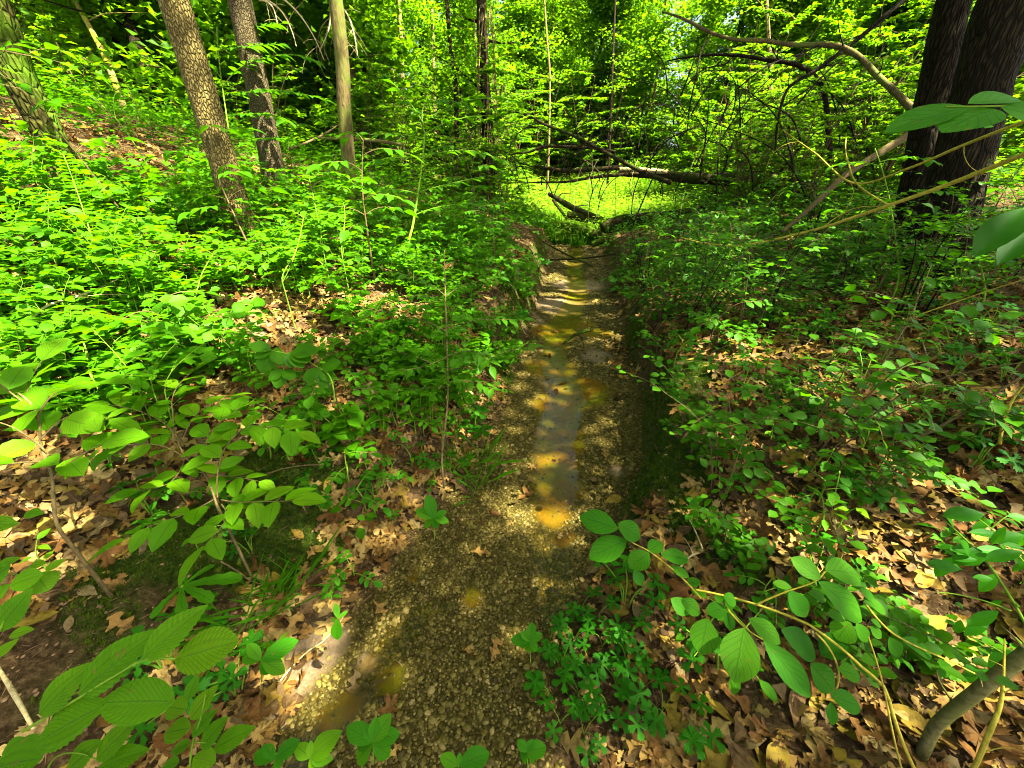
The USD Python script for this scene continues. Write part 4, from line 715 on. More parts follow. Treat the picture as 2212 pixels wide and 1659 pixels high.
limb('grey_branched_twig', 'grey forked dead twig lying on the sunlit leafy shrubs', [(40, 730, 1.6), (115, 655, 1.75), (190, 632, 1.9), (255, 602, 2.0)], [0.006, 0.005, 0.003], B_twig, 'twig', 6, 0.08, 53, 5, n=24, twig_len=0.25)

# ------------------------------------------------------------------ gravel of the stream bed
rng = np.random.RandomState(21)
def pebble(seed):
    m = trimesh.creation.icosphere(subdivisions=1, radius=1.0); v = m.vertices * (1 + 0.5 * (meshkit.fbm(m.vertices * 1.3 + seed * 7, 2, seed) - 0.5)[:, None])
    return v * [1.0, 0.78, 0.42], np.array(m.faces), np.zeros((len(v), 2))
PEB = [pebble(k) for k in range(5)]
def bed_points(n, y0, y1, power=1.0):
    y = y0 + (y1 - y0) * rng.uniform(0, 1, n) ** power
    a, b = np.interp(y, EY, XL), np.interp(y, EY, XR)
    x = rng.uniform(a - 0.10, b + 0.08)
    l, r = lateral(x, y); o = np.maximum(l, r)
    keep = (o < 0.03 + 0.05 * rng.randn(n)) & (rng.uniform(0, 1, n) > 0.93 * sm(silt_f(x, y), 0.3, 0.6)) & (rng.uniform(0, 1, n) > 0.90 * np.maximum(sm(ochre_f(x, y), 0.35, 0.6), (1 - sm(np.abs(x - np.interp(y, WY, WX)) / np.interp(y, WY, WW), 0.6, 1.1)) * (y > 1.4)))
    return x[keep], y[keep]
def rot_random(n, tilt=0.5):
    a = rng.uniform(0, 2 * np.pi, n); d = np.stack([np.cos(a), np.sin(a), rng.randn(n) * tilt * 0.5], -1)
    return frames(d, np.array([0, 0, 1.0]) + rng.randn(n, 3) * tilt * 0.5)
bed = xform('stream_bed'); tag(bed, kind='structure'); bp = bed.GetPath().pathString
X, Y, S = [], [], []
for n, y0, y1, s in [(19000, 0.42, 1.6, 0.0043), (12000, 1.6, 3.2, 0.0060), (6500, 3.2, 6.5, 0.010), (2500, 6.5, 11.5, 0.018)]:
    x, y = bed_points(n, y0, y1); X.append(x); Y.append(y); S.append(s * np.minimum(np.exp(0.42 * rng.randn(len(x))), 3.0))
X, Y, S = np.hstack(X), np.hstack(Y), np.hstack(S)
u, v, d = seen(np.stack([X, Y, H(X, Y)], -1)); big = np.argsort(-(S / np.maximum(d, 0.1)) * ((u > 0) & (u < 2212) & (v > 0) & (v < 1655)))[:300]
mask = np.zeros(len(X), bool); mask[big] = True
Z = H(X, Y) + S * 0.10
R = rot_random(len(X))
for i in np.nonzero(mask)[0]:
    pv, pf, _ = PEB[i % 5]
    mesh('pebble', (pv @ R[i].T * S[i] * 1.15 + [X[i], Y[i], Z[i]], pf), M_peb, bp, smooth=True)
m_ = ~mask
instancer('gravel', bp, [((a, b), M_peb, c) for a, b, c in PEB], rng.randint(0, 5, m_.sum()), np.stack([X, Y, Z], -1)[m_], R[m_], S[m_])

# ------------------------------------------------------------------ leaf litter
DRY = []
for k, (kind, mat, say) in enumerate([('oak', D_tan, 'tan lobed'), ('oak', D_brown, 'brown lobed'), ('maple', D_pale, 'pale five pointed'), ('plain', D_olive, 'yellowish olive oval'), ('oak', D_olive, 'yellowish olive lobed'), ('maple', D_tan, 'tan five pointed'), ('plain', D_grey, 'grey weathered oval'), ('oak', D_pale, 'pale lobed'), ('oak', D_grey, 'grey weathered lobed'), ('plain', D_wet, 'dark brown oval'), ('maple', D_brown, 'brown five pointed'), ('oak', D_wet, 'dark brown lobed')]):
    DRY.append((dry_leaf(kind, 60 + k), mat, say))
spill_f = blobs([(800, 960, 0.35, 1.0), (760, 1180, 0.2, 1.0), (640, 1290, 0.2, 1.0), (700, 1330, 0.15, 0.8), (600, 1380, 0.13, 0.9), (700, 700, 0.5, 1.0), (640, 830, 0.4, 1.0), (1340, 790, 0.3, 1.0), (1360, 740, 0.4, 1.0), (1270, 655, 0.25, 1.0), (1230, 735, 0.2, 0.7), (1140, 690, 0.3, 0.9), (100, 1200, 0.3, 1.0), (60, 1100, 0.3, 1.0), (200, 1230, 0.15, 0.7), (1370, 1150, 0.1, 0.6), (500, 1590, 0.2, 0.9), (330, 1560, 0.2, 0.9), (90, 1330, 0.1, 0.7), (420, 1420, 0.12, 0.7)])
def litter_points(n, xr, yr):
    x, y = rng.uniform(*xr, n), rng.uniform(*yr, n)
    l, r = lateral(x, y); o = np.maximum(l, r)
    sp = spill_f(x, y)
    dens = sm(o, 0.0, 0.12) * (1 - 0.93 * sm(bare_f(x, y), 0.2, 0.7)) * (1 - 0.8 * sm(moss_f(x, y), 0.3, 0.8))
    dens = np.maximum(dens, np.maximum(0.85 * sm(sp, 0.25, 0.8) * (o > -0.25), 0.03 * (o > -0.4)))
    dens = np.where((o < 0), np.minimum(dens, 0.9 * sm(sp, 0.3, 0.9) + 0.03), dens)
    k = rng.uniform(0, 1, n) < dens
    return x[k], y[k]
X, Y = [], []
for n, xr, yr in [(11500, (-2.6, 2.8), (0.25, 3.0)), (8000, (-5.5, 5.5), (3.0, 6.5)), (1800, (2.8, 5), (0.6, 3)), (1200, (-4.5, -2.6), (0.8, 3)), (5200, (-10, 10), (6.5, 12)), (2600, (1.0, 7.0), (11, 22))]:
    x, y = litter_points(n, xr, yr); X.append(x); Y.append(y)
X, Y = np.hstack(X), np.hstack(Y); n = len(X)
S = np.where(rng.uniform(0, 1, n) < 0.42, rng.uniform(0.03, 0.07, n), rng.uniform(0.065, 0.125, n)); N = gnormal(X, Y) + rng.randn(n, 3) * 0.33; A = rng.uniform(0, 6.28, n)
R = frames(np.stack([np.cos(A), np.sin(A), 0 * A], -1) - N * ((np.stack([np.cos(A), np.sin(A), 0 * A], -1) * N).sum(-1) / (N * N).sum(-1))[:, None], N)
Z = H(X, Y) + 0.004 + rng.uniform(0, 0.022, n); K = np.where(X > 0.4, rng.choice(12, n, p=[.13, .11, .06, .11, .15, .1, .05, .06, .06, .06, .05, .06]), rng.choice(12, n, p=[.18, .08, .11, .05, .04, .14, .06, .14, .06, .05, .04, .05]))
P = np.stack([X, Y, Z], -1); u, v, d = seen(P)
score = S / np.maximum(d, 0.2) * ((u > 0) & (u < 2212) & (v > 250) & (v < 1659)); big = np.argsort(-score)[:300]
CL = []
for (lv, lf, lu), mat, say in DRY:
    c = klass('fallen_leaf_form'); usdkit_m = mesh('blade', (lv, lf), mat, c, uv=lu, smooth=True); CL.append(c)
from scipy.spatial.transform import Rotation
def place(cls, name, pos, Rm, s):
    x = UsdGeom.Xform.Define(stage, path(name)); M = np.eye(4); M[:3, :3] = (Rm * s).T; M[3, :3] = pos
    x.AddTransformOp().Set(Gf.Matrix4d(*M.ravel().tolist()))
    x.GetPrim().GetReferences().AddInternalReference(cls); x.GetPrim().SetInstanceable(True)
    return x.GetPrim()
for i in big:
    size = 'large' if S[i] > 0.12 else ('small' if S[i] < 0.095 else 'dry')
    tag(place(CL[K[i]], 'fallen_leaf', P[i], R[i], S[i]), f'{size} {DRY[K[i]][2]} fallen leaf {where(P[i])}', 'fallen leaf', 'fallen leaves of the litter')
m_ = np.ones(n, bool); m_[big] = False
li = instancer('leaf_litter', '/World', [((a, b), mat, c) for (a, b, c), mat, _ in DRY], K[m_], P[m_], R[m_], S[m_])
tag(li, 'dry tan and brown oak leaves covering the forest floor', 'leaf litter')

# moss cushions, soil crumbs and needles on the bare banks
q_ = np.nonzero((moss_a > 0.25) & (gv[:, 1] < 12) & (gv[:, 1] > 0.2) & (np.abs(gv[:, 0]) < 3))[0]
q_ = q_[rng.randint(0, len(q_), 22000)]; px = gv[q_, 0] + rng.uniform(-.02, .02, len(q_)); py = gv[q_, 1] + rng.uniform(-.02, .02, len(q_))
kk = rng.uniform(0, 1, len(q_)) < moss_a[q_] * (0.35 + 0.9 * nz(px, py, 14, 61)); px, py = px[kk], py[kk]
def tuft(seed, nb, h, w, lean=0.5):
    r = np.random.RandomState(seed); m = MB()
    for k in range(nb):
        a = r.uniform(0, 6.28); o = np.array([r.randn() * 0.35, r.randn() * 0.35, 0]); t = np.array([math.cos(a) * lean * r.rand(), math.sin(a) * lean * r.rand(), h * r.uniform(0.6, 1.1)]); s = np.array([-math.sin(a), math.cos(a), 0]) * w
        m.add([o - s, o + s, o + t * 0.6 + s * 0.6 + [0, 0, .1 * h], o + t], [[0, 1, 2], [0, 2, 3]])
    return m.vf() + (m.uv(),)
TU = [tuft(k, 12, 0.9, 0.12, 0.8) for k in range(3)]
nn = len(px); Nn = gnormal(px, py); A = rng.uniform(0, 6.28, nn)
ms = instancer('moss', '/World', [((a, b), L_moss, c) for a, b, c in TU], rng.randint(0, 3, nn), np.stack([px, py, H(px, py) - 0.001], -1), frames(np.stack([np.cos(A), np.sin(A), 0 * A], -1) - Nn * (np.cos(A) * Nn[:, 0] + np.sin(A) * Nn[:, 1])[:, None], Nn), rng.uniform(0.008, 0.020, nn))
tag(ms, 'short yellow green moss on the stream banks', 'moss')
x, y = rng.uniform(-2.2, 2.4, 22000), rng.uniform(0.3, 3.2, 22000); l, r_ = lateral(x, y); o = np.maximum(l, r_)
k = rng.uniform(0, 1, 22000) < np.where(o > 0, 0.35 + 0.5 * sm(bare_f(x, y), 0.2, 0.7), 0.03); x, y = x[k], y[k]
stick = tube([[-0.5, 0, 0], [0, 0.05, 0.02], [0.5, 0, 0]], [0.025, 0.03, 0.015], 4)
crumb = PEB[1]
M_duff = dry_look('soil_duff', [(0.08, 0.05, 0.028), (0.16, 0.10, 0.05), (0.26, 0.18, 0.09), (0.13, 0.08, 0.045)])
du = instancer('soil_duff', '/World', [(stick, M_duff, np.zeros((len(stick[0]), 2))), ((crumb[0] * 0.16, crumb[1]), M_duff, crumb[2])], rng.randint(0, 2, len(x)), np.stack([x, y, H(x, y) + 0.003], -1), rot_random(len(x), 0.25), rng.uniform(0.008, 0.045, len(x)))
tag(du, 'needles, twig bits and crumbs of soil on the bare bank', 'duff')

# ------------------------------------------------------------------ undergrowth forms
def seedling_class(name, seed, h, nodes, per, size, tmpl, mat, near, stemmat=None, spread=0.5, opposite=True, tip=True, palm=False, stalk=0.35):
    """A small plant: one to three stems with leaves at nodes; near forms keep every leaf a part."""
    rng = np.random.RandomState(seed); c = klass(name); tv, tf, tu = tmpl; stemmat = stemmat or B_green
    sm_, L = MB(), []
    for s_i in range(per):
        a = rng.uniform(0, 6.28); hh = h * rng.uniform(0.7, 1.1); sp = spread * h * rng.uniform(0.2, 1)
        st = spline([[0.01 * math.cos(a), 0.01 * math.sin(a), -0.03], [sp * 0.3 * math.cos(a), sp * 0.3 * math.sin(a), hh * 0.6], [sp * math.cos(a), sp * math.sin(a), hh]], 10)
        sm_.add(*tube(st, [0.0032, 0.0016], 5))
        if palm:
            L.append((st[-1], np.array([math.cos(a + rng.randn() * .5), math.sin(a + rng.randn() * .5), -0.15]), size * rng.uniform(0.75, 1.15))); continue
        for k in range(nodes):
            f = 0.35 + 0.65 * (k + 0.5) / nodes; i = min(int(f * 9.99), 9); b = a + k * (1.57 if opposite else 2.4) + rng.randn() * 0.2
            for sg in ((0, math.pi) if opposite else (0,)):
                d = np.array([math.cos(b + sg), math.sin(b + sg), rng.uniform(-0.05, 0.25)]); p = st[i] + d * size * stalk * 0.4
                sm_.add(*tube([st[i], p], [0.0014, 0.001], 3)); L.append((p, d, size * rng.uniform(0.7, 1.1) * (1.1 - 0.35 * f)))
        if tip: L.append((st[-1], np.array([math.cos(a), math.sin(a), 0.3]), size * 0.8))
    mesh('stem', sm_.vf(), stemmat, c, smooth=True)
    pos = np.array([l[0] for l in L]); R = frames(np.array([l[1] for l in L]), np.array([0, 0, 1]) + rng.randn(len(L), 3) * 0.22); S = np.array([l[2] for l in L])
    if near:
        for p, r, s in zip(pos, R, S): mesh('leaf', (tv @ r.T * s + p, tf), mat, c, uv=tu, smooth=True)
    else:
        m = MB().many(tv, tf, tu, pos, R, S); tag(mesh('foliage', m.vf(), mat, c, uv=m.uv(), smooth=True), kind='stuff')
    return c

def compound_class(name, seed, h, nleaf, nlet, size, tmpl, mat, near, stemmat=None, up=0.35):
    """A sapling with feather leaves: leaflets in pairs along each leaf stalk and one at its tip."""
    rng = np.random.RandomState(seed); c = klass(name); tv, tf, tu = tmpl; m, L = MB(), []
    st = spline([[0, 0, -0.05], [0.03 * rng.randn() * h * 3, 0.03 * rng.randn() * h * 3, h * 0.6], [0.08 * rng.randn() * h, 0.08 * rng.randn() * h, h]], 12)
    m.add(*tube(st, [0.006 * (0.5 + h), 0.002], 6))
    for k in range(nleaf):
        f = 0.4 + 0.6 * (k + 1) / nleaf; i = min(int(f * 11), 11); a = k * 2.4 + rng.randn() * 0.2; ln = size * (1.1 + nlet * 0.32)
        d = np.array([math.cos(a), math.sin(a), up]); e = st[i] + d / np.linalg.norm(d) * ln + [0, 0, -0.25 * ln]
        r = spline([st[i], st[i] + d * ln * 0.45, e], 9); m.add(*tube(r, [0.0022, 0.0010], 4))
        ax = r[-1] - r[-3]; ax /= np.linalg.norm(ax); side = np.cross(ax, [0, 0, 1]); side /= np.linalg.norm(side)
        L.append((r[-1], ax, size * 1.1))
        for j in range((nlet - 1) // 2):
            q = r[int(8 * (0.45 + 0.5 * (j + 0.6) / ((nlet - 1) / 2 + 0.3)))]
            for sg in (-1, 1): L.append((q, ax * 0.45 + side * sg + [0, 0, -0.05], size * rng.uniform(0.8, 1.0)))
    mesh('stem', m.vf(), stemmat or B_thin, c, smooth=True)
    pos = np.array([l[0] for l in L]); R = frames(np.array([l[1] for l in L]), np.array([0, 0, 1]) + rng.randn(len(L), 3) * 0.16); S = np.array([l[2] for l in L])
    if near:
        for p, r, s in zip(pos, R, S): mesh('leaflet', (tv @ r.T * s + p, tf), mat, c, uv=tu, smooth=True)
    else:
        mm = MB().many(tv, tf, tu, pos, R, S); tag(mesh('foliage', mm.vf(), mat, c, uv=mm.uv(), smooth=True), kind='stuff')
    return c

RIBBED = blade(lambda t: 0.26 * np.sin(np.pi * t ** 0.72) ** 0.85 * (1 - 0.15 * t), 26, fold=0.12, droop=0.12, pleat=(13, 0.020), serr=0.07, nv=3)
RIBWIDE = blade(lambda t: 0.34 * np.sin(np.pi * t ** 0.8) ** 0.75, 26, fold=0.10, droop=0.10, pleat=(13, 0.020), serr=0.05, nv=3)
RIBLOW = blade(lambda t: 0.27 * np.sin(np.pi * t ** 0.75) ** 0.85, 9, fold=0.18, droop=0.2, serr=0.08, nv=1)
NETTED = blade(lambda t: 0.30 * np.sin(np.pi * t ** 0.9) ** 0.8, 16, fold=0.12, droop=0.12, serr=0.02, nv=3)
NETLONG = blade(lambda t: 0.24 * np.sin(np.pi * t ** 0.95) ** 0.85, 18, fold=0.14, droop=0.16, serr=0.02, nv=3)
OVAL4 = blade(oval(0.29), 4, fold=0.2, droop=0.18)
POINT5 = blade(point(0.27), 5, fold=0.22, droop=0.25)

rng = np.random.RandomState(31)
THICK = [shrub_class('low_shrub_form', 70 + k, h, ns, nl, lf, L_thicket, B_green, sp, 0.0032, LEAF2) for k, (h, ns, nl, lf, sp) in enumerate([(0.36, 4, 150, 0.056, 0.26), (0.26, 5, 160, 0.050, 0.26), (0.50, 4, 170, 0.056, 0.22), (0.32, 3, 110, 0.074, 0.25)])]
DARKS = [shrub_class('shade_shrub_form', 80 + k, h, ns, nl, lf, L_leaf, B_thin, sp, 0.004, LEAF2) for k, (h, ns, nl, lf, sp) in enumerate([(0.42, 5, 200, 0.052, 0.3), (0.75, 5, 230, 0.056, 0.4), (0.30, 5, 160, 0.06, 0.28)])]
TW = [shrub_class('twiggy_shrub_form', 90 + k, h, ns, nl, lf, L_leaf, B_dark, sp, 0.006, LEAF3) for k, (h, ns, nl, lf, sp) in enumerate([(1.0, 5, 120, 0.06, 0.45), (0.8, 5, 110, 0.055, 0.4), (1.2, 4, 110, 0.065, 0.5)])]
HN = [seedling_class('herb_form', 1, 0.13, 3, 1, 0.055, OVAL4, L_net, True), seedling_class('herb_form', 2, 0.10, 2, 2, 0.05, POINT5, L_net, True), seedling_class('herb_form', 3, 0.16, 3, 1, 0.065, POINT5, L_ribbed, True, opposite=False),
      seedling_class('herb_form', 4, 0.12, 1, 5, 0.045, GERAN, L_herb, True, palm=True, spread=0.9), compound_class('herb_form', 5, 0.14, 3, 5, 0.042, OVAL4, L_net, True, B_green)]
HN_SAY = ['short paired leaf seedling', 'two stemmed seedling with pointed leaves', 'seedling with alternate ribbed leaves', 'small lobed leaf herb', 'small feather leaved seedling']
HF = [seedling_class('far_herb_form', 1, 0.16, 3, 2, 0.06, LEAF2, L_herb, False), seedling_class('far_herb_form', 2, 0.2, 3, 2, 0.07, LEAF3, L_leaf, False, opposite=False), compound_class('far_herb_form', 5, 0.25, 4, 5, 0.055, LEAF2, L_leaf, False), seedling_class('far_herb_form', 4, 0.14, 1, 6, 0.06, GERAN, L_herb, False, palm=True, spread=0.9)]
HF_SAY = ['low paired leaf herb', 'low pointed leaf herb', 'low feather leaved seedling', 'low lobed leaf herb']
SAP = [compound_class('sapling_form', 8, 0.55, 7, 7, 0.085, POINT5, L_leaf, False), compound_class('sapling_form', 9, 0.8, 8, 5, 0.10, POINT5, L_leaf, False), compound_class('sapling_form', 10, 0.4, 6, 5, 0.08, OVAL4, L_thicket, False)]

thick_f = blobs([(260, 640, 1.0, 1.0), (100, 740, 0.8, 1.0), (420, 740, 0.6, 1.0), (60, 900, 0.45, 0.9), (280, 830, 0.5, 1.0), (560, 620, 0.7, 0.9), (720, 560, 0.7, 0.9), (850, 600, 0.5, 0.9), (940, 640, 0.35, 0.9), (650, 500, 0.8, 0.8), (200, 540, 1.0, 0.9), (420, 560, 0.8, 0.9), (460, 850, 0.25, 0.8), (30, 640, 0.8, 1.0), (980, 560, 0.5, 0.7), (880, 500, 0.8, 0.8), (350, 480, 0.9, 0.6), (520, 930, 0.15, 0.5), (430, 660, 0.6, 1.0), (180, 820, 0.5, 1.0), (30, 1000, 0.3, 0.8), (880, 800, 0.35, 0.8), (1010, 740, 0.35, 0.8), (800, 930, 0.2, 0.7), (920, 890, 0.2, 0.8), (450, 930, 0.2, 0.9), (300, 960, 0.2, 0.9), (1020, 620, 0.5, 0.8), (780, 770, 0.2, 0.7)])
glade_f = blobs([(700, 700, 0.45, 1.0), (620, 740, 0.4, 1.0), (620, 850, 0.32, 1.0), (500, 1000, 0.15, 0.7), (800, 690, 0.32, 1.0), (710, 640, 0.28, 0.9), (800, 660, 0.25, 0.7), (760, 860, 0.3, 0.7), (80, 1120, 0.3, 1.0), (230, 1130, 0.25, 0.9), (60, 345, 1.3, 1.0), (230, 360, 0.9, 0.9), (330, 400, 0.5, 0.8)])
shade_f = blobs([(1600, 900, 0.35, 1.0), (1720, 1080, 0.3, 1.0), (1820, 960, 0.35, 0.8), (1950, 900, 0.5, 0.7), (1620, 720, 0.5, 0.9), (1800, 680, 0.5, 0.8), (1640, 1030, 0.45, 1.0), (1560, 950, 0.3, 0.8), (1700, 930, 0.4, 0.8), (1480, 680, 0.6, 0.8), (1560, 600, 0.8, 0.9), (1700, 600, 0.8, 0.8), (1450, 560, 0.8, 0.9), (1850, 620, 0.6, 0.6), (1700, 500, 1.2, 0.9), (1550, 500, 1.0, 0.9), (1950, 560, 0.7, 0.6), (2150, 560, 1.0, 0.6), (1580, 800, 0.35, 0.7), (1800, 800, 0.4, 0.6), (2100, 1080, 0.25, 0.6), (2170, 1200, 0.25, 0.9), (2080, 1250, 0.2, 0.6), (1480, 760, 0.3, 0.6)])
herb_f = blobs([(760, 950, 0.3, 0.9), (700, 1010, 0.25, 0.7), (860, 900, 0.3, 0.7), (960, 880, 0.2, 0.8), (900, 760, 0.4, 0.9), (1050, 720, 0.3, 0.7), (780, 1020, 0.2, 0.8), (700, 1120, 0.1, 0.5), (1420, 950, 0.15, 0.5), (1440, 1200, 0.15, 0.8), (1400, 1120, 0.1, 0.8), (1650, 1300, 0.3, 0.5), (1400, 1480, 0.15, 0.8), (1560, 1560, 0.15, 0.6), (1900, 900, 0.6, 0.5), (2000, 1000, 0.4, 0.5), (2000, 750, 0.8, 0.5), (500, 1430, 0.12, 0.8), (520, 1290, 0.12, 0.6), (850, 1110, 0.15, 0.8), (730, 1270, 0.1, 0.6), (420, 1480, 0.1, 0.6), (180, 1190, 0.12, 0.6), (300, 1110, 0.15, 0.6), (1700, 1100, 0.3, 0.7), (600, 900, 0.25, 0.4)])
grp = {}
def scatter(classes, says, name, cat, group, n, field, xr, yr, sc=(0.8, 1.3), gap=0.12, near=None, noglade=True, noclose=0):
    placed, k, tries = [], 0, 0
    while k < n and tries < n * 220:
        tries += 1
        x, y = rng.uniform(*xr), rng.uniform(*yr)
        f = float(field(np.float64(x), np.float64(y)))
        if rng.rand() > f: continue
        l, r = lateral(x, y); o = max(float(l), float(r))
        if o < 0.06: continue
        if noglade and rng.rand() < 0.92 * sm(float(glade_f(np.float64(x), np.float64(y))), 0.3, 0.6): continue
        if placed and min((a - x) ** 2 + (b - y) ** 2 for a, b in placed) < (gap * (0.6 + 0.12 * y)) ** 2: continue
        if math.hypot(x, y) < 0.55: continue
        if noclose and float(seen(np.array([x, y, float(H(x, y))]))[1]) > noclose: continue
        placed.append((x, y)); i = rng.randint(len(classes)); s = rng.uniform(*sc); p = gz(x, y)
        tilt = (rng.randn() * 6, rng.randn() * 6)
        q = copy_of(classes[i], name, p, rng.uniform(0, 6.28), s, tilt)
        size = 'big' if s > sc[0] + 0.7 * (sc[1] - sc[0]) else ('small' if s < sc[0] + 0.3 * (sc[1] - sc[0]) else 'mid sized')
        tag(q, f'{size} {says[i]} {where(p)}', cat, group); k += 1
    return placed
scatter(THICK, ['bushy oval leaved shrub', 'low spreading oval leaved shrub', 'taller upright oval leaved shrub', 'open broad leaved shrub'], 'low_shrub', 'shrub', 'low shrubs of the sunny slope', 270, lambda x, y: thick_f(x, y) * (0.25 + 0.75 * sm(nz(x, y, 1.5, 90), 0.42, 0.56)), (-6.5, 0.4), (0.9, 8.0), (0.65, 1.15), 0.15, noclose=985)
scatter(DARKS, ['fine leaved shade shrub', 'tall fine leaved shade shrub', 'sparse shade shrub'], 'shade_shrub', 'shrub', 'shade shrubs of the far bank', 125, lambda x, y: shade_f(x, y) * (0.3 + 0.7 * sm(nz(x, y, 1.7, 91), 0.36, 0.52)), (0.5, 7), (0.6, 9), (0.6, 1.05), 0.16)
scatter(TW, ['twiggy dark stemmed shrub', 'dense twiggy shrub', 'tall open twiggy shrub'], 'twiggy_shrub', 'shrub', 'twiggy shrubs of the far bank', 24, shade_f, (0.7, 6), (1.5, 8), (0.6, 1.1), 0.3)
scatter(HN, HN_SAY, 'seedling', 'seedling', 'seedlings on the near ground', 250, herb_f, (-2.5, 3.0), (0.6, 3.0), (0.7, 1.25), 0.07, noglade=False)
flat = lambda x, y: np.where(x > 0, 0.55, 0.75) + 0 * y
scatter(HF, HF_SAY, 'wood_herb', 'herb', 'herbs of the wood floor', 270, flat, (-7, 7), (1.6, 9.0), (0.7, 1.4), 0.22, noglade=True)
scatter(SAP, ['knee high feather leaved sapling', 'thigh high feather leaved sapling', 'short feather leaved sapling'], 'sapling', 'sapling', 'feather leaved saplings', 46, lambda x, y: np.where(x < 0, 0.8, 0.25) + 0 * y, (-6, 5), (2.8, 9), (0.7, 1.3), 0.5)

# uncountable cover further off and the grasses of the bright clearing
CO = [seedling_class('x', 1, 0.2, 3, 2, 0.07, (RH_v, RH_f, RH_u), L_herb, False)] if False else None
def sprig(seed, n, size, h):
    r = np.random.RandomState(seed); m = MB(); a = r.uniform(0, 6.28, n); z = h * r.uniform(0.3, 1, n)
    p = np.stack([np.cos(a) * 0.25 * h, np.sin(a) * 0.25 * h, z], -1) + r.randn(n, 3) * 0.1 * h
    m.many(*LEAF2, p, frames(np.stack([np.cos(a), np.sin(a), 0.1 * r.randn(n)], -1), np.array([0, 0, 1]) + r.randn(n, 3) * 0.25), size * r.uniform(0.7, 1.2, n))
    return m.vf() + (m.uv(),)
SP = [sprig(k, n, s, h) for k, (n, s, h) in enumerate([(7, 0.055, 0.10), (12, 0.06, 0.2), (9, 0.045, 0.14), (22, 0.06, 0.4)])]
x, y = rng.uniform(-9, 9, 9000), rng.uniform(1.2, 13, 9000); l, r_ = lateral(x, y); o = np.maximum(l, r_)
ok = (o > 0.1) & (rng.uniform(0, 1, 9000) < np.maximum(np.where(x < 0, 0.5, 0.40) * sm(y, 0.9, 4) * (0.3 + 1.2 * sm(nz(x, y, 0.8, 70), 0.35, 0.65)), np.maximum(thick_f(x, y) * 0.35, 0.3 * herb_f(x, y)))) & (glade_f(x, y) < 0.45) & (y > 1.2)
x, y = x[ok], y[ok]; nn = len(x)
gc = instancer('ground_cover', '/World', [((a, b), L_leaf, c) for a, b, c in SP], np.where(y > 4, rng.randint(0, 4, nn), rng.randint(0, 3, nn)), np.stack([x, y, H(x, y)], -1), rot_random(nn, 0.15), rng.uniform(0.7, 1.4, nn))
tag(gc, 'low green seedlings and leafy sprigs between the shrubs', 'ground cover')
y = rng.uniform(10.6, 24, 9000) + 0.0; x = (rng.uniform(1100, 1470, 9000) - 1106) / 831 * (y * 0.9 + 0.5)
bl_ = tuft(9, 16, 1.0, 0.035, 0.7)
cl = instancer('clearing_plants', '/World', [((SP[1][0], SP[1][1]), L_sunpale, SP[1][2]), ((SP[3][0], SP[3][1]), L_sunpale, SP[3][2]), ((bl_[0] * [0.3, 0.3, 0.3], bl_[1]), L_grass, bl_[2])], rng.randint(0, 3, 9000), np.stack([x, y, H(x, y)], -1), rot_random(9000, 0.2), rng.uniform(0.8, 1.6, 9000))
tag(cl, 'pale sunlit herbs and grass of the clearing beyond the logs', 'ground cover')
x, y = rng.uniform(-24, 24, 14000), rng.uniform(9, 34, 14000); uu_ = seen(np.stack([x, y, H(x, y)], -1))[0]; ok = ~((uu_ > 1120) & (uu_ < 1480) & (y < 22)); x, y = x[ok], y[ok]; nn = len(x)
tag(instancer('far_undergrowth', '/World', [((a, b), L_far, c) for a, b, c in SP], rng.randint(1, 4, nn), np.stack([x, y, H(x, y)], -1), rot_random(nn, 0.15), rng.uniform(1.2, 3.0, nn)), 'green undergrowth spreading far back through the wood', 'undergrowth')

# grass tufts
GRC = []
for k in range(3):
    c = klass('grass_form'); a, b, uu = tuft(30 + k, 26, 0.16, 0.0022, 0.16); a = a * [0.12, 0.12, 1]; r0 = np.random.RandomState(k)
    a[:, :2] += (a[:, 2:3] ** 1.5) * np.repeat(r0.randn(len(a) // 4, 2) * 2.2, 4, 0)
    mesh('blades', (a, b), L_grass, c, uv=uu); GRC.append(c)
for k, (u_, v_) in enumerate([(560, 1320), (600, 1300), (530, 1345), (1420, 590), (1390, 600), (1450, 600), (1040, 1000), (1030, 1060), (1350, 640), (1480, 590), (990, 1010), (1500, 580), (640, 1260), (1090, 790), (1440, 620)]):
    p = on_ground(u_, v_); tag(copy_of(GRC[k % 3], 'grass_tuft', p, k * 1.3, 0.8 + 0.12 * (k % 4), (0, 0)), f'{["thin", "arching", "dense"][k % 3]} tuft of grass {where(p)}', 'grass tuft', 'grass tufts')

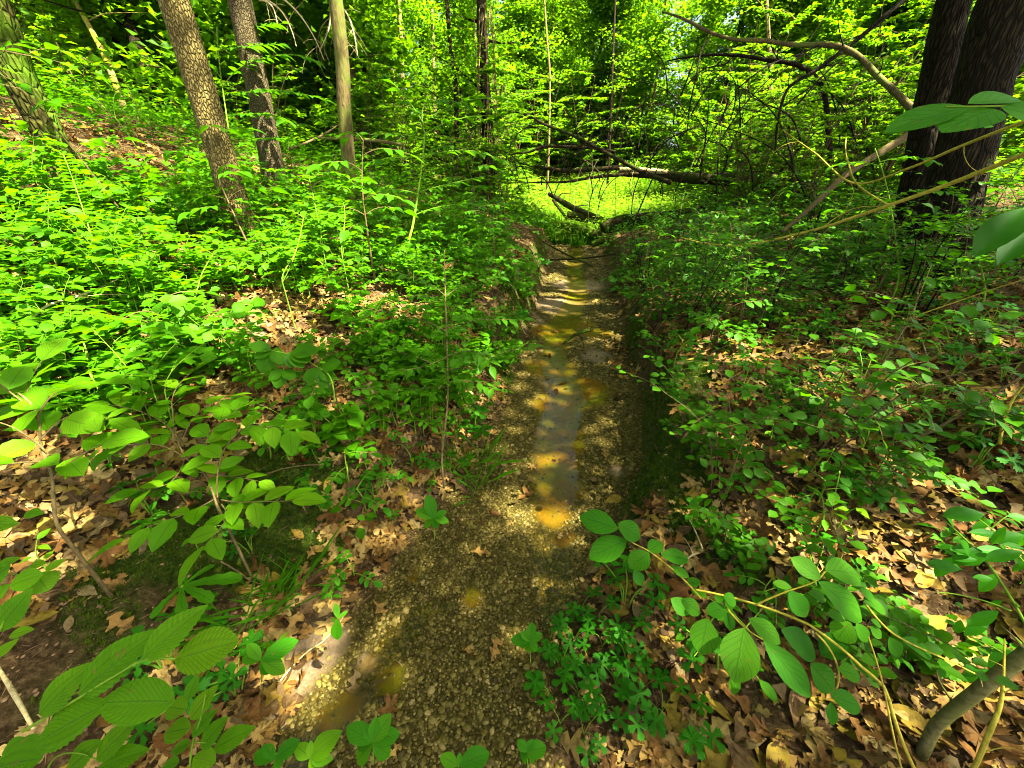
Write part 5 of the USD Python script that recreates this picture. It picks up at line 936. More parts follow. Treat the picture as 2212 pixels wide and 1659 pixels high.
rng = np.random.RandomState(55); STK = ['pale grey fallen twig', 'brown fallen twig', 'thin forked fallen twig']
for k in range(46):
    for _ in range(50):
        x, y = rng.uniform(-2.4, 2.8), rng.uniform(0.7, 5.5); l, r_ = lateral(x, y)
        if max(float(l), float(r_)) > 0.03: break
    a = rng.uniform(0, 6.28); L = rng.uniform(0.10, 0.34); pts = np.array([[math.cos(a) * t * L + 0.02 * rng.randn(), math.sin(a) * t * L + 0.02 * rng.randn(), 0] for t in (-.5, -.2, .1, .5)]) + [x, y, 0]
    pts[:, 2] = H(pts[:, 0], pts[:, 1]) + 0.022; o = gz(x, y); q = xform('fallen_twig', o); pp = q.GetPath().pathString; w = rng.uniform(0.0022, 0.0048)
    mesh('bark', tube(spline(pts, 14) - o, [w, w * 0.9, w * 0.4], 5, 0.1, k), [B_twig, B_thin, B_twig][k % 3], pp, smooth=True)
    if k % 3 == 2: mesh('side_twig', tube(spline([pts[1], pts[1] + [0.05 * math.cos(a + .7), 0.05 * math.sin(a + .7), 0.015], pts[1] + [0.1 * math.cos(a + .9), 0.1 * math.sin(a + .9), 0.02]], 6) - o, [w * .6, w * .2], 4), B_twig, pp, smooth=True)
    tag(q, f'{STK[k % 3]} {where(o)}', 'twig', 'fallen twigs')

# ------------------------------------------------------------------ single plants that can be made out one by one
def aim_leaf(parent, o, base, tip, tmpl, wr, mat, name='leaf', up=0.55, roll=0.0):
    """One leaf from base to tip (px, py, depth), its upper side between the sky and the viewer."""
    b, t = at(*base), at(*tip); d = t - b; L = np.linalg.norm(d); mid = (b + t) / 2; c = EYE - mid; c /= np.linalg.norm(c)
    n = c * (1 - up) + np.array([0, 0, up]); y0 = np.cross(n, d / L); n = n + roll * y0
    R = frames(d[None], n[None])[0]; v, f, uv = tmpl
    return mesh(name, ((v * [1, wr, 1]) @ R.T * L + b - o, f), mat, parent, uv=uv, smooth=True)

def hero(name, label, cat, stems, leaves, tmpl, mat, r=0.0025, stemmat=None, group=None, foot=None):
    """stems: lists of (px, py, depth); leaves: (base, tip, width, template, material)."""
    o = at(*stems[0][0]) if foot is None else foot
    x = xform(name, o); pp = x.GetPath().pathString
    for k, s in enumerate(stems):
        mesh('stem', tube(spline([at(*p) for p in s], 22) - o, [r * (1.25 if k == 0 else 0.7), r * (0.7 if k == 0 else 0.45)], 6, 0.05, k), stemmat or B_green, pp, smooth=True)
    for L in leaves: aim_leaf(pp, o, L[0], L[1], L[3] if len(L) > 3 and L[3] else tmpl, L[2], L[4] if len(L) > 4 else mat)
    return tag(x, label, cat, group)

zl = lambda a, b, d: (a * 0.3335, 1106 + b * 0.3335, d)
zm = lambda a, b, d: (737 + a * 0.3335, 1106 + b * 0.3335, d)
zr = lambda a, b, d: (1474 + a * 0.3335, 1106 + b * 0.3335, d)
zt = lambda a, b, d: (1474 + a * 0.3335, b * 0.3335, d)
z4 = lambda a, b, d: (a * 0.3335, 553 + b * 0.3335, d)
def lv(z, ax, ay, ad, bx, by, bd, w=1.0, *more): return (z(ax, ay, ad), z(bx, by, bd), w) + more

hero('ribbed_leaf_branch', 'large ribbed elm like leaves of a branch reaching in over the bare bank', 'branch',
     [[zl(150, 1420, .56), zl(500, 1210, .55), zl(780, 1040, .55), zl(930, 960, .55), zl(1130, 950, .56)], [zl(300, 1700, .62), zl(480, 1560, .6), zl(620, 1600, .6)]],
     [lv(zl, 505, 1185, .55, 980, 765, .57, .95), lv(zl, 918, 962, .55, 1315, 600, .58, .95), lv(zl, 1128, 960, .56, 1525, 830, .57, 1.0, RIBWIDE), lv(zl, 1135, 1225, .58, 640, 1225, .545, .92, RIBWIDE), lv(zl, 250, 1315, .55, 560, 985, .56, 1.0),
      lv(zl, 690, 1240, .55, 190, 1500, .53, .85, RIBWIDE), lv(zl, 620, 1610, .6, 870, 1340, .61, .95), lv(zl, 630, 1670, .6, 935, 1535, .6, .9), lv(zl, 430, 1680, .6, 625, 1490, .6, 1.2), lv(zl, -60, 1660, .55, 245, 1590, .55, 1.3, RIBWIDE), lv(zl, 10, 1570, .6, 150, 1470, .6, 1.2)], RIBBED, L_ribbed, 0.002)
hero('small_ribbed_branch', 'cluster of smaller ribbed oval leaves hanging beside the large ones', 'branch',
     [[zl(1230, 1660, .74), zl(1250, 1480, .73), zl(1300, 1330, .72), zl(1330, 1180, .72)], [zl(1250, 1490, .73), zl(1400, 1500, .73)]],
     [lv(zl, 1210, 1280, .72, 1080, 1260, .72, 1.4, RIBWIDE), lv(zl, 1235, 1400, .72, 1055, 1430, .72, 1.05, RIBWIDE), lv(zl, 1230, 1345, .72, 1390, 1130, .73, 1.0), lv(zl, 1240, 1455, .72, 1390, 1280, .73, .9), lv(zl, 1300, 1530, .73, 1450, 1335, .73, .95), lv(zl, 1385, 1535, .73, 1635, 1390, .74, 1.0),
      lv(zl, 1235, 1495, .73, 1085, 1560, .73, .9), lv(zl, 1250, 1590, .74, 1390, 1620, .74, 1.2, RIBWIDE), lv(zl, 1215, 1215, .72, 1275, 1055, .73, 1.1), lv(zl, 1160, 1620, .74, 1030, 1660, .74, 1.2)], RIBBED, L_ribbed, 0.0016)
hero('edge_ribbed_branch', 'ribbed leaves coming in from the side over the yellow litter of the bare bank', 'branch', [[zl(-120, 900, .62), zl(0, 760, .62), zl(60, 620, .64)], [zl(-100, 350, .8), zl(60, 400, .82), zl(250, 400, .85)]],
     [lv(zl, -20, 780, .62, 180, 500, .64, 1.2), lv(zl, -60, 960, .62, 110, 820, .64, 1.0), lv(zl, 60, 480, .8, 265, 400, .82, 1.4, RIBWIDE), lv(zl, 230, 400, .84, 310, 510, .84, 1.7, RIBWIDE), lv(zl, 190, 350, .84, 290, 330, .84, 1.3), lv(zl, 290, 380, .84, 420, 300, .86, 1.1), lv(zl, -20, 350, .8, 130, 290, .82, 1.2), lv(zl, -40, 430, .8, 50, 350, .8, 1.8, RIBWIDE), lv(zl, -30, 560, .8, 45, 470, .8, 1.4), lv(zl, 60, 800, .8, 205, 755, .8, .9), lv(zl, 80, 860, .8, 110, 820, .8, 1.4),
      lv(zl, -120, 90, .85, 110, 70, .87, 1.5), lv(zl, 160, 10, .9, 270, 5, .9, 1.3)], RIBBED, L_ribbed, 0.0018)
NL = [lv(zr, 900, 435, .86, 718, 295, .88, 1.15), lv(zr, 925, 375, .87, 1168, 395, .88, 1.1), lv(zr, 880, 450, .86, 1225, 715, .84, 1.0, NETLONG), lv(zr, 690, 510, .87, 820, 685, .85, 1.25), lv(zr, 710, 490, .87, 590, 455, .88, .9), lv(zr, 430, 690, .88, 655, 850, .86, .95), lv(zr, 165, 690, .92, 120, 920, .88, 1.3), lv(zr, 400, 750, .86, 345, 1100, .80, 1.15),
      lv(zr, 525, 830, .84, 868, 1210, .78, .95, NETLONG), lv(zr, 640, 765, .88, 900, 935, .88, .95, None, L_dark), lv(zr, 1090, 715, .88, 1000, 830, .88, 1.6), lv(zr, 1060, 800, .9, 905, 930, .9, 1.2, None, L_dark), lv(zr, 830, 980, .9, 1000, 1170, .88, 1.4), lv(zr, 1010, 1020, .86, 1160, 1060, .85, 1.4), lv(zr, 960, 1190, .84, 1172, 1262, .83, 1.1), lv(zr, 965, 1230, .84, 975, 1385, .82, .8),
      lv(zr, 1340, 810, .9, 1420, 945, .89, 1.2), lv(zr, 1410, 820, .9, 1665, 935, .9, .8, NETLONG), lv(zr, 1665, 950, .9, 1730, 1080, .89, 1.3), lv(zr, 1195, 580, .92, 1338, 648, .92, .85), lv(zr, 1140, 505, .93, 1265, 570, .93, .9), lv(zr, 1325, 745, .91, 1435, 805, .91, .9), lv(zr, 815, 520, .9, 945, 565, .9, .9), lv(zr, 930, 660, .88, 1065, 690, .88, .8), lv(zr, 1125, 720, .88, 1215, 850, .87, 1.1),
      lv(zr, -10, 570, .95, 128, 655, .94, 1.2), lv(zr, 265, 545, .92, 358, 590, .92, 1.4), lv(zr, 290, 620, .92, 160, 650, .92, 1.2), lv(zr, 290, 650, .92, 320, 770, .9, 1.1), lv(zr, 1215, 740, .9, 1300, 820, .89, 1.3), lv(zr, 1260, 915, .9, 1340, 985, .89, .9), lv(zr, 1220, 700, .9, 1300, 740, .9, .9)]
hero('broad_leaved_branch', 'arching branch with broad netted green leaves over the brown litter', 'branch',
     [[zr(1520, 1700, .92), zr(1370, 1330, .88), zr(1305, 1130, .88), zr(1180, 1020, .88), zr(1000, 860, .88), zr(760, 700, .90), zr(450, 590, .94), zr(90, 505, .98)], [zr(1430, 1700, .92), zr(1340, 1320, .87), zr(1290, 1080, .86), zr(1205, 810, .86)], [zr(480, 600, .93), zr(640, 530, .9), zr(860, 450, .87), zr(925, 385, .87)], [zr(280, 610, .93), zr(400, 745, .88), zr(520, 825, .85)], [zr(860, 780, .89), zr(1010, 1020, .87), zr(970, 1210, .85)], [zr(1190, 600, .92), zr(1330, 760, .9), zr(1420, 820, .9), zr(1760, 980, .9), zr(1960, 1080, .9)]], NL, NETTED, L_net, 0.0034, B_yellow)
hero('nodding_twig', 'twig with three broad fresh leaves leaning out over the water', 'branch', [[zm(2330, 560, 1.12), zm(2190, 410, 1.13), zm(2000, 258, 1.15), zm(1860, 180, 1.16), zm(1790, 95, 1.17)]],
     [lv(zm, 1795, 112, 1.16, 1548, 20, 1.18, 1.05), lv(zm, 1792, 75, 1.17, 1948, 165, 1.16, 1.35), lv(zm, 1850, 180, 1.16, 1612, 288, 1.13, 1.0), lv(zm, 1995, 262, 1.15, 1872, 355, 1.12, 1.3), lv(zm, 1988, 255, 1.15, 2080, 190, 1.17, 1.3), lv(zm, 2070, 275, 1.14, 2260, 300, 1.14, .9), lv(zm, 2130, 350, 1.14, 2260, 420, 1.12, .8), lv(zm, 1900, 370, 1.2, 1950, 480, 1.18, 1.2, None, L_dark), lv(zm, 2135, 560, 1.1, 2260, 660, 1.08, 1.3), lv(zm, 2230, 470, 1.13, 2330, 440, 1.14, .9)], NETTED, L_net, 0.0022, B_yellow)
hero('overhanging_broad_branch', 'large pale green leaves hanging close in front of the dark twin trunks', 'branch', [[zt(2400, 640, .62), zt(2080, 685, .62), zt(1880, 690, .62), zt(1700, 690, .63)]],
     [lv(zt, 1860, 690, .62, 1338, 808, .64, .8), lv(zt, 2030, 705, .62, 1720, 800, .60, 1.2), lv(zt, 1850, 672, .63, 2290, 600, .64, .75), lv(zt, 2060, 690, .62, 2420, 770, .60, 1.0), lv(zt, 1960, 830, .75, 2010, 805, .75, 1.3)], NETTED, L_net, 0.0016)
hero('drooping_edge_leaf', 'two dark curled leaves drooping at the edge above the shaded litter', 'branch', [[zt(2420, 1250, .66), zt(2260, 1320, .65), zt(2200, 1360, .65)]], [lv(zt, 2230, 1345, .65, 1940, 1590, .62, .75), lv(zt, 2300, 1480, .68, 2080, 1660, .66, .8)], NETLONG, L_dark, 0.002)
rng = np.random.RandomState(88)
hero('shadowed_side_shrub', 'shrub with long pointed leaves coming in from the side above the thick curved limb', 'shrub', [[zr(2300, 900, .95), zr(2130, 560, .97), zr(1950, 300, 1.0), zr(1700, 60, 1.05)], [zr(2350, 500, .95), zr(2150, 250, 1.0), zr(1900, 30, 1.05)], [zr(2130, 640, .97), zr(1900, 560, 1.0), zr(1650, 520, 1.02)], [zr(2200, 1000, .95), zr(2000, 870, .97), zr(1850, 800, 1.0)]],
     [(zr(a, b, d), zr(a + dx, b + dy, d + .01), w) for a, b, d, dx, dy, w in [(float(rng.uniform(1700, 2250)), float(rng.uniform(0, 420)), float(rng.uniform(.92, 1.08)), float(rng.uniform(-260, 120)), float(rng.uniform(-60, 130)), float(rng.uniform(.7, 1.0))) for _ in range(34)] + [(float(rng.uniform(1750, 2250)), float(rng.uniform(420, 1050)), float(rng.uniform(.94, 1.05)), float(rng.uniform(-200, 130)), float(rng.uniform(-50, 100)), float(rng.uniform(.7, 1.0))) for _ in range(24)]], NETLONG, L_herb, 0.003)
def star(name, label, z, c, d, tips, tmpl, mat, w=1.0, foot=None, group=None):
    hero(name, label, 'seedling', [[z(c[0] + 5, c[1] + 140, d + .06), z(c[0], c[1], d)]], [(z(c[0], c[1], d), z(a, b, d + .01), w) for a, b in tips], tmpl, mat, 0.0014, group=group)
star('seedling', 'eight leaved bright seedling at the near end of the gravel', zm, (205, 1490), .80, [(35, 1385), (225, 1335), (312, 1315), (378, 1430), (325, 1585), (95, 1510), (150, 1380), (80, 1620)], NETTED, L_net, 1.0)
star('seedling', 'star shaped seedling at the tip of the geranium clump over the gravel', zm, (1222, 838), 1.02, [(1098, 820), (1240, 718), (1302, 785), (1275, 900), (1195, 912), (1165, 770), (1150, 860)], NETTED, L_net, 1.0)
star('seedling', 'rounded four leaved seedling below the geranium clump', zm, (1205, 1555), .82, [(1145, 1475), (1245, 1475), (1160, 1610), (1270, 1600), (1330, 1520)], NETTED, L_net, 1.2)
star('seedling', 'low seedling cut by the frame under the gravel', zm, (760, 1640), .78, [(640, 1580), (770, 1560), (890, 1610), (700, 1680), (960, 1560)], NETTED, L_net, 1.0)
star('seedling', 'seedling beside the small ribbed leaves near the rivulet', zl, (1780, 1600), .80, [(1700, 1510), (1640, 1560), (1860, 1530), (1820, 1660), (1930, 1480)], NETTED, L_net, 1.0)
star('seedling', 'ribbed seedling next to the rivulet at the lower frame', zl, (2010, 1590), .80, [(1900, 1500), (2010, 1480), (2200, 1420), (2160, 1600), (2060, 1660)], RIBBED, L_ribbed, 1.2)
star('seedling', 'tall bright seedling on the leaf litter beside the silt', zl, (1690, 960), 1.0, [(1915, 830), (1600, 850), (1560, 940), (1740, 1060), (1850, 1040)], NETTED, L_net, .8)
star('seedling', 'narrow leaved seedling on the litter by the gravel', zl, (2190, 690), 1.12, [(2170, 590), (2170, 850), (2250, 640), (2140, 700)], NETLONG, L_net, .9)
star('seedling', 'leafy upright seedling on the gravel edge below the mossy bank', zm, (600, 40), 1.5, [(480, -20), (680, -10), (560, -110), (700, 60), (530, 100), (620, 110)], NETTED, L_net, .9)

def leafy_sapling(name, label, trunk, r, sprays, tmpl, mat, size, gap, cat='sapling', opposite=False, stemmat=None, seed=0, droop=0.05, group=None, ratio=1.0):
    """A sapling through given points, each side spray with leaves on either hand, every leaf a part."""
    rng = np.random.RandomState(seed); pts = [at(*p) for p in trunk]; f = pts[0].copy(); f[2] = float(H(f[0], f[1])) - 0.02
    if f[2] < pts[0][2]: pts = [f] + pts
    o = pts[0].copy(); x = xform(name, o); pp = x.GetPath().pathString; tv, tf, tu = tmpl; tv = tv * [1, ratio, 1]
    line = spline(pts, 30); mesh('stem', tube(line - o, [r, r * 0.5], 7, 0.05, seed), stemmat or B_thin, pp, smooth=True)
    for s in sprays:
        sp = spline([at(*p) for p in s], 24); mesh('side_shoot', tube(sp - o, [r * 0.5, r * 0.15], 5), stemmat or B_thin, pp, smooth=True)
        L = np.r_[0, np.cumsum(np.linalg.norm(np.diff(sp, axis=0), axis=1))]; n = max(int(L[-1] / gap), 2)
        for k in range(n + 1):
            q = L[-1] * (0.15 + 0.85 * k / n); i = min(int(np.searchsorted(L, q)), 23); p = sp[i]; ax = sp[min(i + 1, 23)] - sp[max(i - 1, 0)]; ax /= np.linalg.norm(ax)
            side = np.cross(ax, [0, 0, 1.0]); nrm = np.linalg.norm(side); side = side / nrm if nrm > 0.2 else np.array([1.0, 0, 0])
            for sg in ((-1, 1) if opposite else ((1 if k % 2 else -1),)):
                d = ax * 0.55 + side * sg * 0.9 + np.array([0, 0, -droop]) + rng.randn(3) * 0.12
                if k == n: d = ax + rng.randn(3) * 0.1
                R = frames(d[None], (np.array([0, 0, 1.0]) + rng.randn(3) * 0.22)[None])[0]
                mesh('leaf', (tv @ R.T * size * rng.uniform(0.7, 1.15) + p - o, tf), mat, pp, uv=tu, smooth=True)
                if k == n: break
    return tag(x, label, cat, group)

leafy_sapling('ribbed_sapling', 'beech like sapling with ribbed toothed leaves on the mossy bank', [(470, 1095, 1.30), (440, 1020, 1.4), (398, 985, 1.46), (372, 880, 1.55)], 0.005,
    [[(470, 1075, 1.33), (478, 985, 1.36), (540, 920, 1.42), (640, 935, 1.42)], [(478, 1080, 1.33), (530, 1085, 1.3), (630, 1082, 1.3)], [(460, 1080, 1.32), (400, 1110, 1.25), (330, 1135, 1.2), (270, 1165, 1.17)], [(400, 990, 1.46), (330, 960, 1.4), (250, 965, 1.36), (185, 1000, 1.32)], [(390, 960, 1.5), (330, 900, 1.5), (240, 875, 1.46)], [(395, 950, 1.5), (430, 890, 1.55), (490, 860, 1.6)], [(478, 1090, 1.32), (480, 1135, 1.24), (440, 1180, 1.18)], [(372, 890, 1.55), (380, 840, 1.6), (420, 800, 1.66)], [(430, 1020, 1.4), (500, 1030, 1.4), (560, 1040, 1.38)], [(398, 990, 1.45), (370, 1040, 1.38), (300, 1060, 1.32)], [(480, 1000, 1.36), (450, 940, 1.45), (520, 880, 1.5)]], RIBLOW, L_ribbed, 0.100, 0.036, seed=1, ratio=1.05)
leafy_sapling('dark_stemmed_sapling', 'sapling with a dark crooked stem and wide leaves over the bright litter patch', [(132, 1150, 1.12), (112, 1030, 1.12), (88, 960, 1.14), (82, 900, 1.16), (40, 850, 1.18)], 0.006,
    [[(98, 975, 1.13), (40, 930, 1.1), (-60, 900, 1.05)], [(88, 950, 1.14), (150, 900, 1.18), (235, 905, 1.2)], [(60, 880, 1.17), (0, 830, 1.15), (-60, 800, 1.1)], [(112, 1040, 1.12), (150, 1000, 1.13), (220, 960, 1.15)], [(100, 1000, 1.12), (40, 1000, 1.05), (-40, 1010, 1.0)], [(82, 900, 1.16), (120, 850, 1.2), (200, 830, 1.25)], [(82, 905, 1.16), (60, 840, 1.2), (90, 780, 1.25)]], RIBLOW, L_ribbed, 0.11, 0.045, seed=2, ratio=1.25)
FL = []
for c, tips in [((1760, 610), [(1612, 565), (1640, 655), (1682, 755), (1838, 690)]), ((1885, 620), [(2045, 608), (2005, 672), (1880, 722), (1960, 715)]), ((1835, 735), [(1785, 855), (1735, 800), (1900, 790)]), ((2085, 735), [(2195, 680), (2145, 812), (1955, 800), (2095, 850)])]:
    FL += [(z4(*c, 1.72), z4(a, b, 1.69), 1.15) for a, b in tips]
hero('feather_leaf_seedling', 'seedling with large drooping pointed leaflets over the sunlit litter glade', 'seedling', [[z4(2165, 950, 1.6), z4(2145, 800, 1.66), z4(2085, 735, 1.72), z4(1885, 620, 1.73)], [z4(1885, 640, 1.72), z4(1760, 610, 1.72)], [z4(1885, 630, 1.72), z4(1835, 735, 1.71)]], FL, NETTED, L_leaf, 0.003)
leafy_sapling('bank_sapling', 'sapling with layered pairs of leaves spreading over the cut bank to the water', [(955, 1010, 2.0), (966, 880, 2.15), (966, 760, 2.3), (962, 640, 2.45), (960, 540, 2.6)], 0.006,
    [[(966, 800, 2.25), (880, 765, 2.25), (800, 745, 2.25), (730, 735, 2.3)], [(966, 800, 2.25), (1040, 780, 2.25), (1090, 760, 2.25), (1150, 748, 2.25)], [(964, 715, 2.35), (870, 680, 2.4), (790, 668, 2.4)], [(964, 710, 2.35), (1050, 690, 2.4), (1130, 690, 2.4)], [(966, 835, 2.2), (900, 840, 2.15), (850, 850, 2.15)], [(966, 830, 2.2), (1030, 825, 2.15), (1075, 850, 2.12)], [(962, 640, 2.45), (900, 600, 2.5), (850, 590, 2.5)], [(962, 640, 2.45), (1020, 610, 2.5), (1080, 600, 2.5)], [(966, 770, 2.28), (920, 790, 2.2), (860, 800, 2.1)], [(966, 770, 2.28), (1030, 760, 2.2), (1060, 790, 2.1)], [(962, 660, 2.4), (930, 640, 2.3), (880, 640, 2.25)]], POINT5, L_leaf, 0.078, 0.05, opposite=True, seed=3)
leafy_sapling('green_stemmed_sapling', 'tall green stemmed sapling forking below tiers of broad pointed leaves', [(872, 590, 3.3), (893, 480, 3.4), (912, 350, 3.45), (918, 285, 3.45)], 0.013,
    [[(918, 290, 3.45), (985, 258, 3.4), (1050, 250, 3.4)], [(918, 288, 3.45), (912, 240, 3.5), (935, 215, 3.5), (1000, 225, 3.5)], [(916, 300, 3.45), (860, 290, 3.4), (800, 290, 3.3)], [(914, 340, 3.45), (1000, 325, 3.3), (1080, 345, 3.2)], [(905, 415, 3.42), (980, 395, 3.3), (1050, 380, 3.2)], [(903, 420, 3.42), (850, 410, 3.3), (790, 425, 3.2)], [(935, 250, 3.45), (1020, 215, 3.5), (1090, 210, 3.5)], [(914, 340, 3.45), (860, 340, 3.3), (780, 355, 3.2)], [(916, 270, 3.45), (880, 215, 3.55), (840, 170, 3.6)], [(896, 465, 3.4), (960, 445, 3.3), (1020, 440, 3.2)]], POINT5, L_leaf, 0.125, 0.10, opposite=True, stemmat=B_green, seed=4)
leafy_sapling('whip_sapling', 'thin green whip sapling close beside the scaly barked tree with layered leaves', [(523, 433, 3.75), (500, 320, 3.75), (485, 220, 3.8), (477, 165, 3.8), (468, 60, 3.85)], 0.008,
    [[(480, 190, 3.8), (540, 135, 3.6), (620, 118, 3.5), (680, 130, 3.5)], [(484, 220, 3.8), (560, 195, 3.6), (640, 200, 3.5), (700, 215, 3.5)], [(478, 170, 3.8), (440, 130, 3.7), (390, 120, 3.6)], [(472, 100, 3.8), (530, 60, 3.7), (610, 50, 3.6)], [(470, 80, 3.8), (420, 40, 3.7), (360, 30, 3.6)], [(488, 250, 3.8), (560, 245, 3.6), (620, 262, 3.5)], [(472, 110, 3.8), (540, 100, 3.6), (600, 95, 3.5)], [(500, 330, 3.75), (560, 300, 3.6), (620, 300, 3.5)]], POINT5, L_leaf, 0.12, 0.085, opposite=True, stemmat=B_green, seed=5)
leafy_sapling('leaning_whip', 'long thin leaning sapling stem before the dim hillside with a tuft of leaves', [(352, 425, 3.3), (310, 343, 3.4), (247, 253, 3.5), (143, 180, 3.7)], 0.006, [[(250, 255, 3.5), (245, 215, 3.5), (270, 180, 3.5)], [(250, 255, 3.5), (290, 230, 3.4), (330, 220, 3.4)], [(145, 182, 3.7), (100, 150, 3.7), (60, 130, 3.7)], [(247, 253, 3.5), (210, 215, 3.5), (190, 200, 3.5)]], POINT5, L_thicket, 0.08, 0.06, stemmat=B_green, seed=6)
leafy_sapling('overhead_spray', 'spray of bright broad leaves crossing before the mossy leaning tree', [(-60, 90, 2.3), (20, 112, 2.35), (90, 125, 2.4)], 0.004, [[(20, 112, 2.35), (90, 125, 2.4), (150, 140, 2.45), (215, 165, 2.5)], [(-40, 130, 2.3), (10, 165, 2.3), (40, 180, 2.3)], [(60, 118, 2.38), (110, 105, 2.45), (160, 118, 2.5)]], POINT5, L_thicket, 0.11, 0.075, cat='branch', seed=7)
leafy_sapling('screening_sapling', 'slim sapling with layered pale leaves standing before the dark slender trunk', [(1930, 640, 2.6), (1935, 520, 2.7), (1915, 400, 2.8), (1890, 320, 2.9)], 0.006, [[(1930, 500, 2.7), (1980, 480, 2.6), (2040, 485, 2.5)], [(1932, 520, 2.7), (1870, 500, 2.7), (1810, 505, 2.7)], [(1920, 430, 2.8), (1990, 410, 2.7), (2060, 420, 2.6)], [(1918, 430, 2.8), (1860, 420, 2.8), (1790, 415, 2.8)], [(1905, 360, 2.85), (1850, 350, 2.9), (1800, 360, 2.9)], [(1900, 350, 2.85), (1960, 340, 2.8), (2020, 350, 2.7)], [(1932, 560, 2.65), (1990, 555, 2.55), (2050, 570, 2.5)]], OVAL4, L_thicket, 0.075, 0.05, opposite=True, stemmat=B_green, seed=8)
leafy_sapling('screening_sapling', 'low leafy sapling spreading before the foot of the thick dark trunk', [(2120, 660, 2.4), (2115, 560, 2.5), (2095, 470, 2.6)], 0.006, [[(2115, 560, 2.5), (2060, 540, 2.5), (2000, 545, 2.5)], [(2115, 560, 2.5), (2170, 545, 2.4), (2220, 555, 2.4)], [(2105, 510, 2.55), (2050, 490, 2.5), (1990, 500, 2.5)], [(2100, 490, 2.6), (2150, 470, 2.5), (2210, 480, 2.4)], [(2095, 470, 2.6), (2080, 430, 2.6), (2050, 400, 2.6)], [(2118, 600, 2.45), (2070, 600, 2.4), (2020, 615, 2.35)]], OVAL4, L_leaf, 0.08, 0.05, opposite=True, stemmat=B_green, seed=9)
UPS = [([(232, 640, 2.0), (200, 520, 2.1), (165, 410, 2.2), (137, 335, 2.3)], 'tallest bright upright shoot standing before the mossy leaning tree'), ([(60, 640, 2.1), (70, 560, 2.15), (40, 470, 2.2)], 'bright shoot at the far edge of the sunny slope'), ([(330, 640, 2.2), (320, 560, 2.25), (290, 480, 2.3)], 'bright shoot in front of the scaly barked tree'), ([(710, 600, 2.5), (690, 490, 2.6), (668, 385, 2.7)], 'tall bright shoot before the slim grey trunk'), ([(740, 560, 2.6), (745, 470, 2.65), (730, 400, 2.7)], 'shorter bright shoot just beside the tall one by the slim grey trunk'), ([(610, 610, 2.3), (640, 540, 2.4), (655, 470, 2.5)], 'bright leaning shoot below the ridged trunk'), ([(200, 820, 1.6), (180, 740, 1.65), (130, 690, 1.7)], 'bright shoot in the middle of the near slope'), ([(420, 690, 2.1), (430, 610, 2.15), (460, 550, 2.2)], 'bright shoot amid the sunny low shrubs')]
for k, (tr, lab) in enumerate(UPS):
    a, b = tr[-2], tr[-1]; sp = [tr[1:]] if len(tr) > 3 else [tr]
    for j in range(5):
        q = tr[1 + (j % (len(tr) - 1))] if j else tr[-1]; s = 1 if j % 2 else -1; sp.append([q, (q[0] + s * 35, q[1] - 18 + 6 * j, q[2] - .04), (q[0] + s * 75, q[1] - 20 + 14 * j, q[2] - .1)])
    leafy_sapling('bright_shoot', lab, tr, 0.004, sp, OVAL4, L_thicket, 0.055, 0.034, 'shrub', opposite=True, stemmat=B_green, seed=300 + k, group='bright shoots of the sunny slope', ratio=1.15)

# wild geraniums
rng = np.random.RandomState(12)
for k, (u_, v_) in enumerate([(1185, 1400), (1240, 1385), (1300, 1400), (1350, 1430), (1210, 1450), (1270, 1450), (1330, 1480), (1390, 1490), (1190, 1510), (1250, 1510), (1310, 1530), (1370, 1550), (1210, 1565), (1260, 1590), (1430, 1540), (1290, 1340), (1255, 1320), (1480, 1580), (490, 1400), (520, 1430), (700, 1010), (600, 1090)]):
    g = on_ground(u_, v_); x = xform('wild_geranium', g); pp = x.GetPath().pathString
    for j in range(4 if k < 18 else 3):
        a = rng.uniform(0, 6.28); h = rng.uniform(0.05, 0.10); e = np.array([math.cos(a) * 0.055, math.sin(a) * 0.055, h]); s = rng.uniform(0.030, 0.046)
        mesh('stalk', tube(spline([[0, 0, -0.01], [e[0] * 0.3, e[1] * 0.3, h * 0.7], e], 8), [0.0013, 0.0009], 4), B_green, pp, smooth=True)
        R = frames(np.array([[math.cos(a + rng.randn() * .6), math.sin(a + rng.randn() * .6), -0.1]]), (np.array([0, 0, 1.0]) + rng.randn(3) * 0.2)[None])[0]
        mesh('leaf', (GERAN[0] @ R.T * s + e, GERAN[1]), L_herb, pp, uv=GERAN[2], smooth=False)
    nth = ['frontmost', 'upper', 'middle', 'outer', 'lowest', 'inner']
    tag(x, f'{nth[k % 6]} wild geranium with deeply cut leaves {where(g)}', 'geranium', 'wild geraniums')

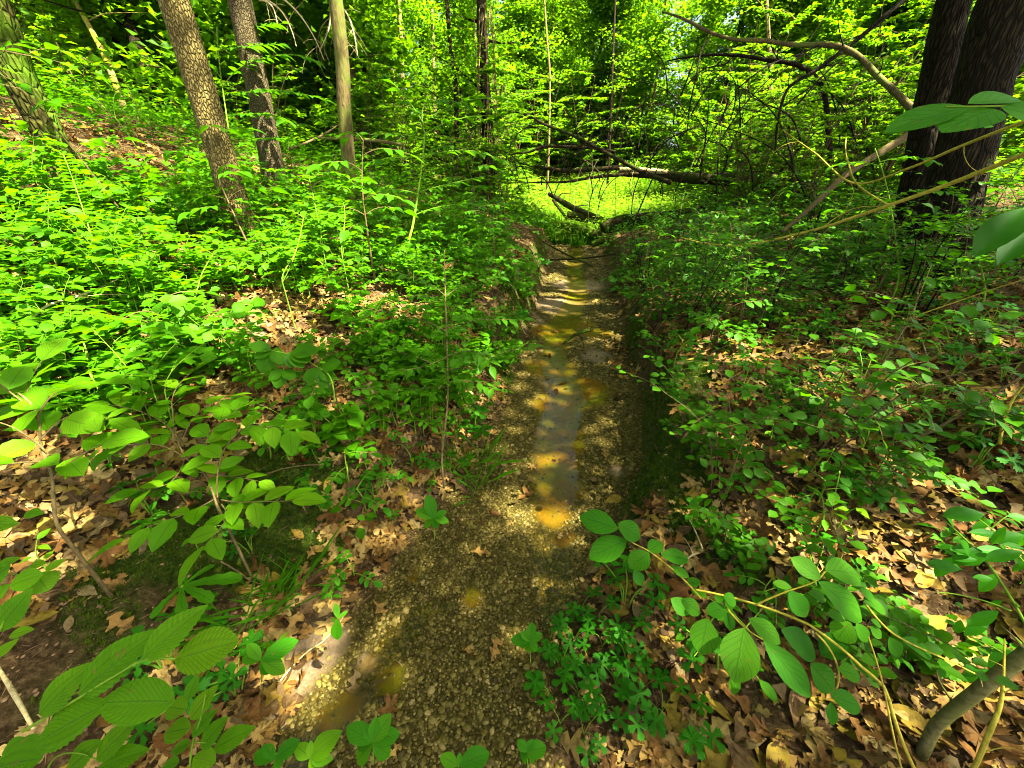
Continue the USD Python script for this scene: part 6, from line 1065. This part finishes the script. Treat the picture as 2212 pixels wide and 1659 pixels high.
# dandelion rosette
def dand(t): return (0.03 + 0.16 * t ** 0.8 * (1 - np.clip((t - 0.8) / 0.2, 0, 1) ** 2 * 0.98)) * (0.72 + 0.38 * np.abs(((t * 5.0) % 1) - 0.25))
DAN = blade(dand, 20, fold=0.18, droop=0.28, nv=2)
g = on_ground(395, 1272); x = xform('dandelion', g); pp = x.GetPath().pathString
for a, l in [(0.15, 0.19), (1.0, 0.10), (2.0, 0.09), (-0.35, 0.15), (-0.9, 0.13), (2.9, 0.08), (-1.7, 0.11), (1.6, 0.07), (-2.4, 0.1)]:
    R = frames(np.array([[math.cos(a), math.sin(a), 0.28]]), np.array([[0, 0, 1.0]]))[0]; mesh('leaf', (DAN[0] @ R.T * l + [0, 0, 0.01], DAN[1]), L_net, pp, uv=DAN[2], smooth=True)
mesh('crown_root', tube([[0, 0, -0.02], [0, 0, 0.015]], [0.008, 0.005], 8), B_green, pp, smooth=True)
tag(x, 'dandelion rosette with jagged leaves on the bare mossy bank', 'dandelion')

# ------------------------------------------------------------------ look-alikes with one label are told apart by which stands nearest
ORD = ['nearest', 'second nearest', 'third nearest', 'fourth nearest', 'fifth nearest', 'sixth nearest', 'seventh nearest', 'eighth nearest', 'ninth nearest', 'tenth nearest', 'eleventh nearest', 'twelfth nearest', 'thirteenth nearest', 'fourteenth nearest', 'fifteenth nearest', 'sixteenth nearest', 'seventeenth nearest', 'eighteenth nearest', 'nineteenth nearest', 'twentieth nearest']
same = {}
for prim in stage.GetPrimAtPath('/World').GetChildren():
    lab = prim.GetCustomDataByKey('label')
    if lab and prim.GetTypeName() == 'Xform': same.setdefault(lab, []).append(prim)
for lab, prims in same.items():
    if len(prims) < 2: continue
    far = lambda q: float(np.linalg.norm(np.array(UsdGeom.Xformable(q).GetLocalTransformation().ExtractTranslation()) - EYE))
    for k, q in enumerate(sorted(prims, key=far)):
        if k < len(ORD) and len(lab.split()) + len(ORD[k].split()) <= 16: q.SetCustomDataByKey('label', f'{ORD[k]} {lab}')
